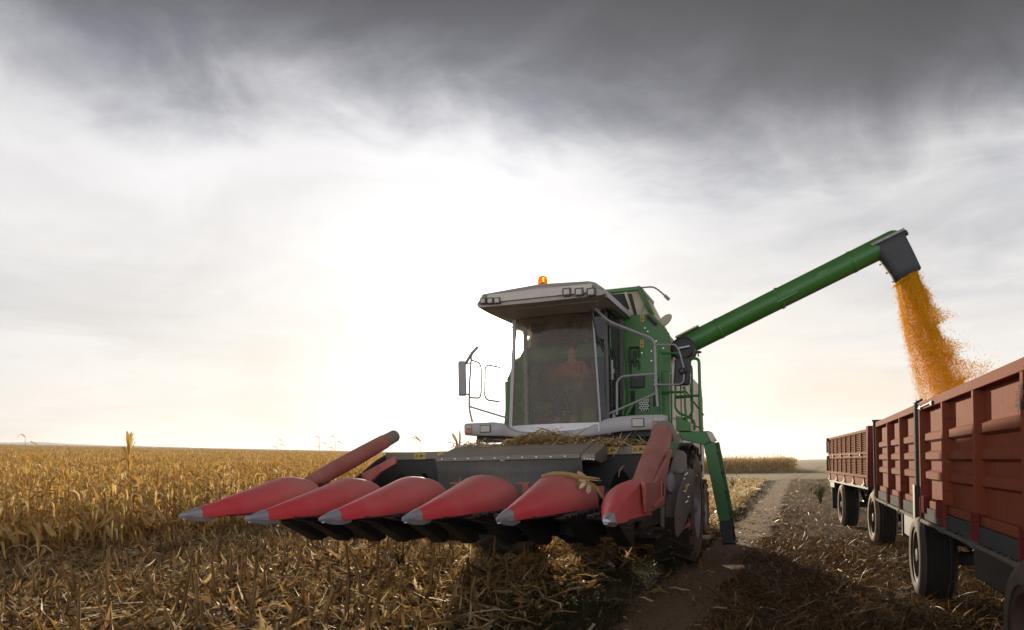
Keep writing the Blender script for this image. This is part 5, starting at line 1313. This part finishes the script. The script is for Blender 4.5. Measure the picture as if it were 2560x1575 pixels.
b = MB(); b.tube([(XO-.01, 8.5, 2.155), (XO-.01, 9.4, 2.145)], .008, 6)
for yy in (8.55, 9.25): b.box(XO-.02, XO, yy-.04, yy+.04, 2.125, 2.165)
b.build('top_latch', 'black', bA)
b = MB(); b.box(1.46, 3.75, 4.1, 14.1, .93, 1.02); b.build('trailer_floor', 'dark', TN)
MB().box(3.70, 3.76, 4.1, 14.1, 1.02, 2.20).build('far_side_board', 'trailer', TN)
MB().box(1.45, 3.70, 14.07, 14.13, .95, 2.20).box(1.45, 3.70, 4.1, 4.16, 1.02, 2.2).build('end_board', 'trailer', TN)
MB().box(XO-.06, XO+.06, 4.06, 4.14, .95, 2.26).build('front_post', 'trailerdark', TN)
b = MB(); b.box(1.95, 2.1, 4.0, 14.0, .66, .90).box(3.0, 3.15, 4.0, 14.0, .66, .90)
for yy in (4.6, 6.2, 7.8, 8.9, 10.2, 12, 13.8): b.box(1.5, 3.6, yy-.05, yy+.05, .80, .925)
b.build('chassis', 'dark', TN, .01)
b = MB(); b.box(1.5, 2.3, 10.35, 12.0, .50, .88).box(1.48, 1.52, 12.0, 12.06, .45, .9); b.build('storage_box', 'black', TN, .01)
b = MB(); b.box(1.55, 2.2, 6.5, 7.9, .48, .88).lathe((1.9, 6.3, .7), (0, 1, 0), [(-.2, .16), (.1, .16)], 16); b.build('air_tank', 'dark', TN, .03)
for yy in (5.35, 9.55):
    b = MB(); b.box(1.6, 3.6, yy-.06, yy+.06, .38, .52)
    for xx in (1.9, 3.1): b.tube([(xx, yy-.65, .64), (xx, yy, .53), (xx, yy+.7, .66)], .05, 8)
    b.build('axle', 'dark', TN)
for yy in (5.35, 9.55):
    for s_, xo in ((-1, 1.30), (1, 3.85)): wheel(TN, xo, yy, .50, .36, s_, .30, 0, 'rubber', 'rimrust', .48, .09)

TR = thing('grain_trailer', 'smaller orange red trailer with two tiers of corrugated sides behind the tall one', 'trailer', (1.35, 15.5, 0))
TR.rotation_euler.z = math.radians(4.0); ORG[TR.name] = Vector((0, 0, 0))
LR = 6.05
def tier(z0, z1):
    b = MB(); n = 10; prof = []
    for k in range(n):
        za = z0+.05+(z1-z0-.1)*k/n; h_ = (z1-z0-.1)/n
        prof += [(.050, za), (.024, za+h_*.3), (.024, za+h_*.62), (.050, za+h_*.95)]
    prof += [(.09, z1-.05), (.09, z0+.05)]
    b.prism([(x, 0.04, z) for x, z in prof], (0, LR-.06, 0)); o = b.build('side_board', 'trailer2', TR, sharp=20)
    MB().box(.0, .1, .0, LR, z1-.055, z1).box(.0, .1, .0, LR, z0, z0+.055).build('board_frame', 'trailer2', o, .004)
    for k in range(9): MB().box(.004, .06, .10+k*(LR-.18)/8-.03, .10+k*(LR-.18)/8+.03, z0+.056, z1-.056).build('rib', 'trailer2', o, .004)
    return o
tier(1.665, 2.15); tier(1.215, 1.655)
MB().box(-.01, .12, 0, LR, 1.05, 1.205).build('base_frame', 'trailer2', TR, .006)
for k in range(5):
    yy = .35+k*1.33; b = MB(); b.prism([(-.03, yy-.10, 1.08), (-.03, yy+.10, 1.08), (-.03, yy, 1.215)], (.03, 0, 0)).tube([(-.035, yy-.08, 1.07), (-.035, yy+.08, 1.07)], .018, 7); b.build('board_hinge', 'black', TR)
for k in range(4):
    yy = .7+k*1.4; MB().box(-.035, .02, yy-.05, yy+.05, 1.64, 1.685).build('latch', 'black', TR, .004)
b = MB(); b.prism([(-.02, -.04, 1.06), (-.02, -.22, 2.2), (-.02, .04, 2.2), (-.02, .04, 1.06)], (2.44, 0, 0)); b.build('front_wall', 'trailerdark', TR, .012)
b = MB(); b.box(2.33, 2.4, 0, LR, 1.2, 2.15); b.build('far_side_board', 'trailer2', TR); MB().box(.0, 2.4, LR+.002, LR+.06, 1.05, 2.15).build('end_board', 'trailer2', TR)
for z_ in (2.1, 1.62):
    b = MB(); b.tube([(-.02, LR+.02, z_), (-.02, LR+.12, z_), (-.02, LR+.10, z_-.34)], .022, 7).box(-.05, .02, LR-.03, LR+.08, z_-.04, z_+.05); b.build('tail_latch', 'black', TR)
MB().box(.0, 2.4, 0.05, LR, 1.0, 1.05).build('trailer_floor', 'dark', TR)
b = MB(); b.box(.6, .75, -.2, LR, .72, 1.0).box(1.65, 1.8, -.2, LR, .72, 1.0).box(.35, 2.1, -.3, .9, .62, .74); b.lathe((1.2, -.1, .62), (0, 0, 1), [(0, .45), (.12, .45)], 24)
b.bar((1.2, -.3, .6), (1.3, -1.5, .62), .12, .1); b.build('chassis', 'dark', TR, .01)
b = MB(); b.box(.02, .62, LR-.9, LR-.1, .86, 1.0).box(.05, .42, LR-.14, LR-.10, .28, .9); b.build('mudflap', 'black', TR)
for yy in (-.32, 3.9):
    b = MB(); b.box(.1, 2.3, yy-.06, yy+.06, .43, .56)
    b.tube([(.55, yy-.6, .78), (.55, yy, .54), (.55, yy+.6, .78)], .05, 8).build('axle', 'dark', TR)
for yy in (-.32, 3.9):
    for s_, xo in ((-1, .0), (1, 2.4)): wheel(TR, xo, yy, .52, .36, s_, .33, 0, 'rubber3', 'rimrust', .50, .09)
b = MB(); b.tube(rounded([(.3, -.15, 1.5), (.4, -.55, 1.2), (.5, -.7, .95), (.7, -.5, .85)], .1), .016, 7); b.build('brake_hose', 'black', TR)

# ------------------------------------------------------------------ grain falling into the trailer
def grain():
    n = 120000; r = np.random.default_rng(2)
    v = np.array([(1, 0, 0), (-1, 0, 0), (0, .75, 0), (0, -.75, 0), (0, 0, .6), (0, 0, -.6)], np.float32)*.0078
    q = np.array([(4, 0, 2, 2), (4, 2, 1, 1), (4, 1, 3, 3), (4, 3, 0, 0), (5, 2, 0, 0), (5, 1, 2, 2), (5, 3, 1, 1), (5, 0, 3, 3)])
    # quads only: two pyramids given as four kites each way
    q = np.array([(4, 0, 5, 2), (4, 2, 5, 1), (4, 1, 5, 3), (4, 3, 5, 0)])
    zk = np.array([4.30, 4.17, 3.70, 3.27, 2.96, 2.55, 1.9, 1.2]); 
    xl = np.array([1.50, 1.505, 1.575, 1.66, 1.73, 1.83, 1.97, 2.1]); xr = np.array([1.80, 1.84, 1.98, 2.12, 2.24, 2.42, 2.62, 2.8])
    z = 4.30-(4.30-1.25)*r.random(n)**1.12
    L = np.interp(-z, -zk, xl); R_ = np.interp(-z, -zk, xr)
    # several dense strands plus a loose spray on the right
    strand = r.choice(5, n, p=[.17, .19, .22, .20, .22]); ctr = np.array([.20, .42, .60, .72, .50])[strand]+.05*np.sin(z*3.1+strand*1.7)+.035*np.sin(z*8.3+strand*2.1)
    wd = np.array([.12, .10, .075, .08, .26])[strand]
    u = ctr+r.normal(0, 1, n)*wd*(1+.2*np.maximum(0, 3.6-z))
    spray = r.random(n) < .17; k = spray.sum(); clump = np.clip(.5+.5*np.sin(z*7.0)+.5*np.sin(z*15.7+1.1), 0, 1.3)
    u[spray] = .85+np.abs(r.normal(0, .38, k))*(clump[spray])*np.clip((4.25-z[spray])*1.1, 0, 1)
    far = r.random(n) < .02; u[far] += np.abs(r.normal(0, .4, far.sum()))*np.clip(4.2-z[far], 0, 1.4)
    left = r.random(n) < .05; u[left] = .02-np.abs(r.normal(0, .06, left.sum()))*np.clip(4.1-z[left], 0, 1.5)
    u = np.where(u < -.22, r.random(n), u)
    x = L+(R_-L)*u
    y = 12.3+r.normal(0, 1, n)*(.075+.05*(4.3-z))
    top = z > 4.05; lim = 4.165+(x-1.507)*.594; z = np.where(top, np.minimum(z, lim-.005), z)
    pos = np.stack([x, y, z], -1)
    V, Q, Sx = scatter([(v, q, np.full(6, .45, np.float32))], pos, r.uniform(0, 6.28, n), r.uniform(0, 6.28, n), r.uniform(0, 6.28, n), r.uniform(.75, 1.2, n), r.normal(0, .22, n), np.zeros(n, int))
    o = mesh_np('falling_grain', V, Q, Sx, 'grain'); o.data.polygons.foreach_set('use_smooth', np.zeros(len(Q), bool))
    tag(o, 'stream of golden corn kernels pouring from the black spout into the trailer', 'grain', kind='stuff')
    # what has already landed
    V, Q = [], []; nx, ny = 26, 60
    for i in range(nx):
        for j in range(ny):
            xx = 1.47+2.2*i/(nx-1); yy = 4.2+9.8*j/(ny-1); V.append((xx, yy, 1.25+.65*math.exp(-((xx-2.45)/.8)**2-((yy-12)/1.8)**2)+.02*math.sin(7*xx+5*yy)))
    for i in range(nx-1):
        for j in range(ny-1): a = i*ny+j; Q.append((a, a+ny, a+ny+1, a+1))
    o = mesh_np('grain_heap', np.array(V), np.array(Q), np.full(len(V), .5), 'grain'); tag(o, 'heap of yellow corn grain lying inside the tall red trailer', 'grain', kind='stuff')
    n = 70; yy = np.concatenate([r.normal(7.4, .35, 25), r.normal(6.0, .5, 25), r.uniform(4.8, 9.4, 20)]); pos = np.stack([np.full(n, 1.345)+r.uniform(-.012, .010, n), yy, np.full(n, .919)], -1)
    V, Q, Sx = scatter([(v*.62, q, np.full(6, .45, np.float32))], pos, r.uniform(0, 6.28, n), r.uniform(0, 6.28, n), r.uniform(0, 6.28, n), r.uniform(.8, 1.2, n), r.normal(0, .2, n), np.zeros(n, int))
    o = mesh_np('spilled_grain', V, Q, Sx, 'grain'); tag(o, 'spilled corn kernels lying along the hinge rod of the tall trailer', 'grain', kind='stuff')
grain()

# ------------------------------------------------------------------ driver
def person():
    root = thing('person', 'driver in an orange shirt sitting behind the dusty windscreen with hands on the wheel', 'person', (-3.2, 11.2, 2.62))
    O = ORG[root.name]
    M['skin'] = plain('skin', (.42, .24, .16), .6); M['shirt'] = plain('orange_shirt', (.30, .055, .02), .8); M['trousers'] = plain('dark_trousers', (.03, .035, .05), .8); M['hair'] = plain('dark_hair', (.02, .014, .01), .7)
    def skinmesh(name, verts, edges, mat, parent, sub=2):
        me = bpy.data.meshes.new(name); me.from_pydata([tuple(Vector(v[:3])) for v in verts], edges, []); me.update()
        o = bpy.data.objects.new(name, me); COL.objects.link(o); o.parent = parent
        sk = o.modifiers.new('skin', 'SKIN'); sk.use_smooth_shade = True
        for i, v in enumerate(verts):
            d_ = me.skin_vertices[0].data[i]; d_.radius = (v[3], v[4] if len(v) > 4 else v[3]); d_.use_root = (i == 0)
        s_ = o.modifiers.new('sub', 'SUBSURF'); s_.levels = s_.render_levels = sub
        me.materials.append(M[mat]); return o
    V, E = [], []
    def add(p, par=None):
        V.append(p); i = len(V)-1
        if par is not None: E.append((par, i))
        return i
    pel = add((0, .10, .06, .15, .12)); sp1 = add((0, .11, .25, .14, .11), pel); ch = add((0, .09, .44, .17, .12), sp1); nk = add((0, .07, .60, .06), ch); 
    hb = add((0, .06, .66, .065, .075), nk); hm = add((0, .05, .755, .078, .098), hb); ht = add((0, .06, .83, .06, .075), hm); add((0, -.02, .735, .02, .022), hm)
    ends = []
    for s_ in (-1, 1):
        sh = add((s_*.19, .08, .52, .062), ch); el = add((s_*.26, -.08, .30, .045), sh); wr = add((s_*.20, -.30, .31, .028), el); pm = add((s_*.18, -.36, .315, .030, .018), wr)
        kn = add((s_*.12, -.12, .06, .085), pel); kk = add((s_*.13, -.32, .05, .062), kn); an = add((s_*.13, -.34, -.36, .042), kk); add((s_*.13, -.46, -.40, .035), an)
        for f in range(4):
            a = add((s_*(.165+.012*f), -.395, .325+.004*f, .0095), pm); b_ = add((s_*(.165+.014*f), -.415-.003*f, .300, .009), a); add((s_*(.166+.014*f), -.400, .282+.003*f, .008), b_)
        t = add((s_*.15, -.37, .318, .010), pm); add((s_*.135, -.395, .302, .009), t)
    bd = skinmesh('body', V, E, 'skin', root)
    sv = [(0, .10, .04, .165, .135), (0, .11, .25, .158, .128), (0, .09, .44, .19, .135), (0, .075, .555, .085)]; se = [(0, 1), (1, 2), (2, 3)]
    for s_ in (-1, 1):
        i = len(sv); sv += [(s_*.195, .08, .515, .075), (s_*.26, -.07, .305, .058), (s_*.225, -.22, .308, .045)]; se += [(2, i), (i, i+1), (i+1, i+2)]
    skinmesh('shirt', sv, se, 'shirt', root)
    tv = [(0, .10, .03, .17, .14)]; te = []
    for s_ in (-1, 1):
        i = len(tv); tv += [(s_*.12, -.12, .06, .10), (s_*.13, -.33, .05, .076), (s_*.13, -.345, -.33, .06)]; te += [(0, i), (i, i+1), (i+1, i+2)]
    skinmesh('trousers', tv, te, 'trousers', root)
    skinmesh('hair', [(0, .085, .76, .078, .085), (0, .07, .835, .074, .09), (0, .03, .85, .06, .05)], [(0, 1), (1, 2)], 'hair', root)
    b = MB()
    for s_ in (-1, 1): b.lathe((O.x+s_*.03, O.y-.040, O.z+.765), (0, -1, 0), [(-.01, .014), (.004, .012), (.006, 0)], 8, caps=False)
    b.build('eye', 'ink', root)
    b = MB(); b.obox((O.x, O.y-.028, O.z+.695), (.024, 0, 0), (0, .012, 0), (0, 0, .005)).build('mouth', 'reddull', root)
    for s_ in (-1, 1): MB().lathe((O.x+s_*.078, O.y+.06, O.z+.745), (s_, 0, 0), [(-.01, .028), (.008, .024), (.012, 0)], 10, caps=False).build('ear', 'skin', root)
person()
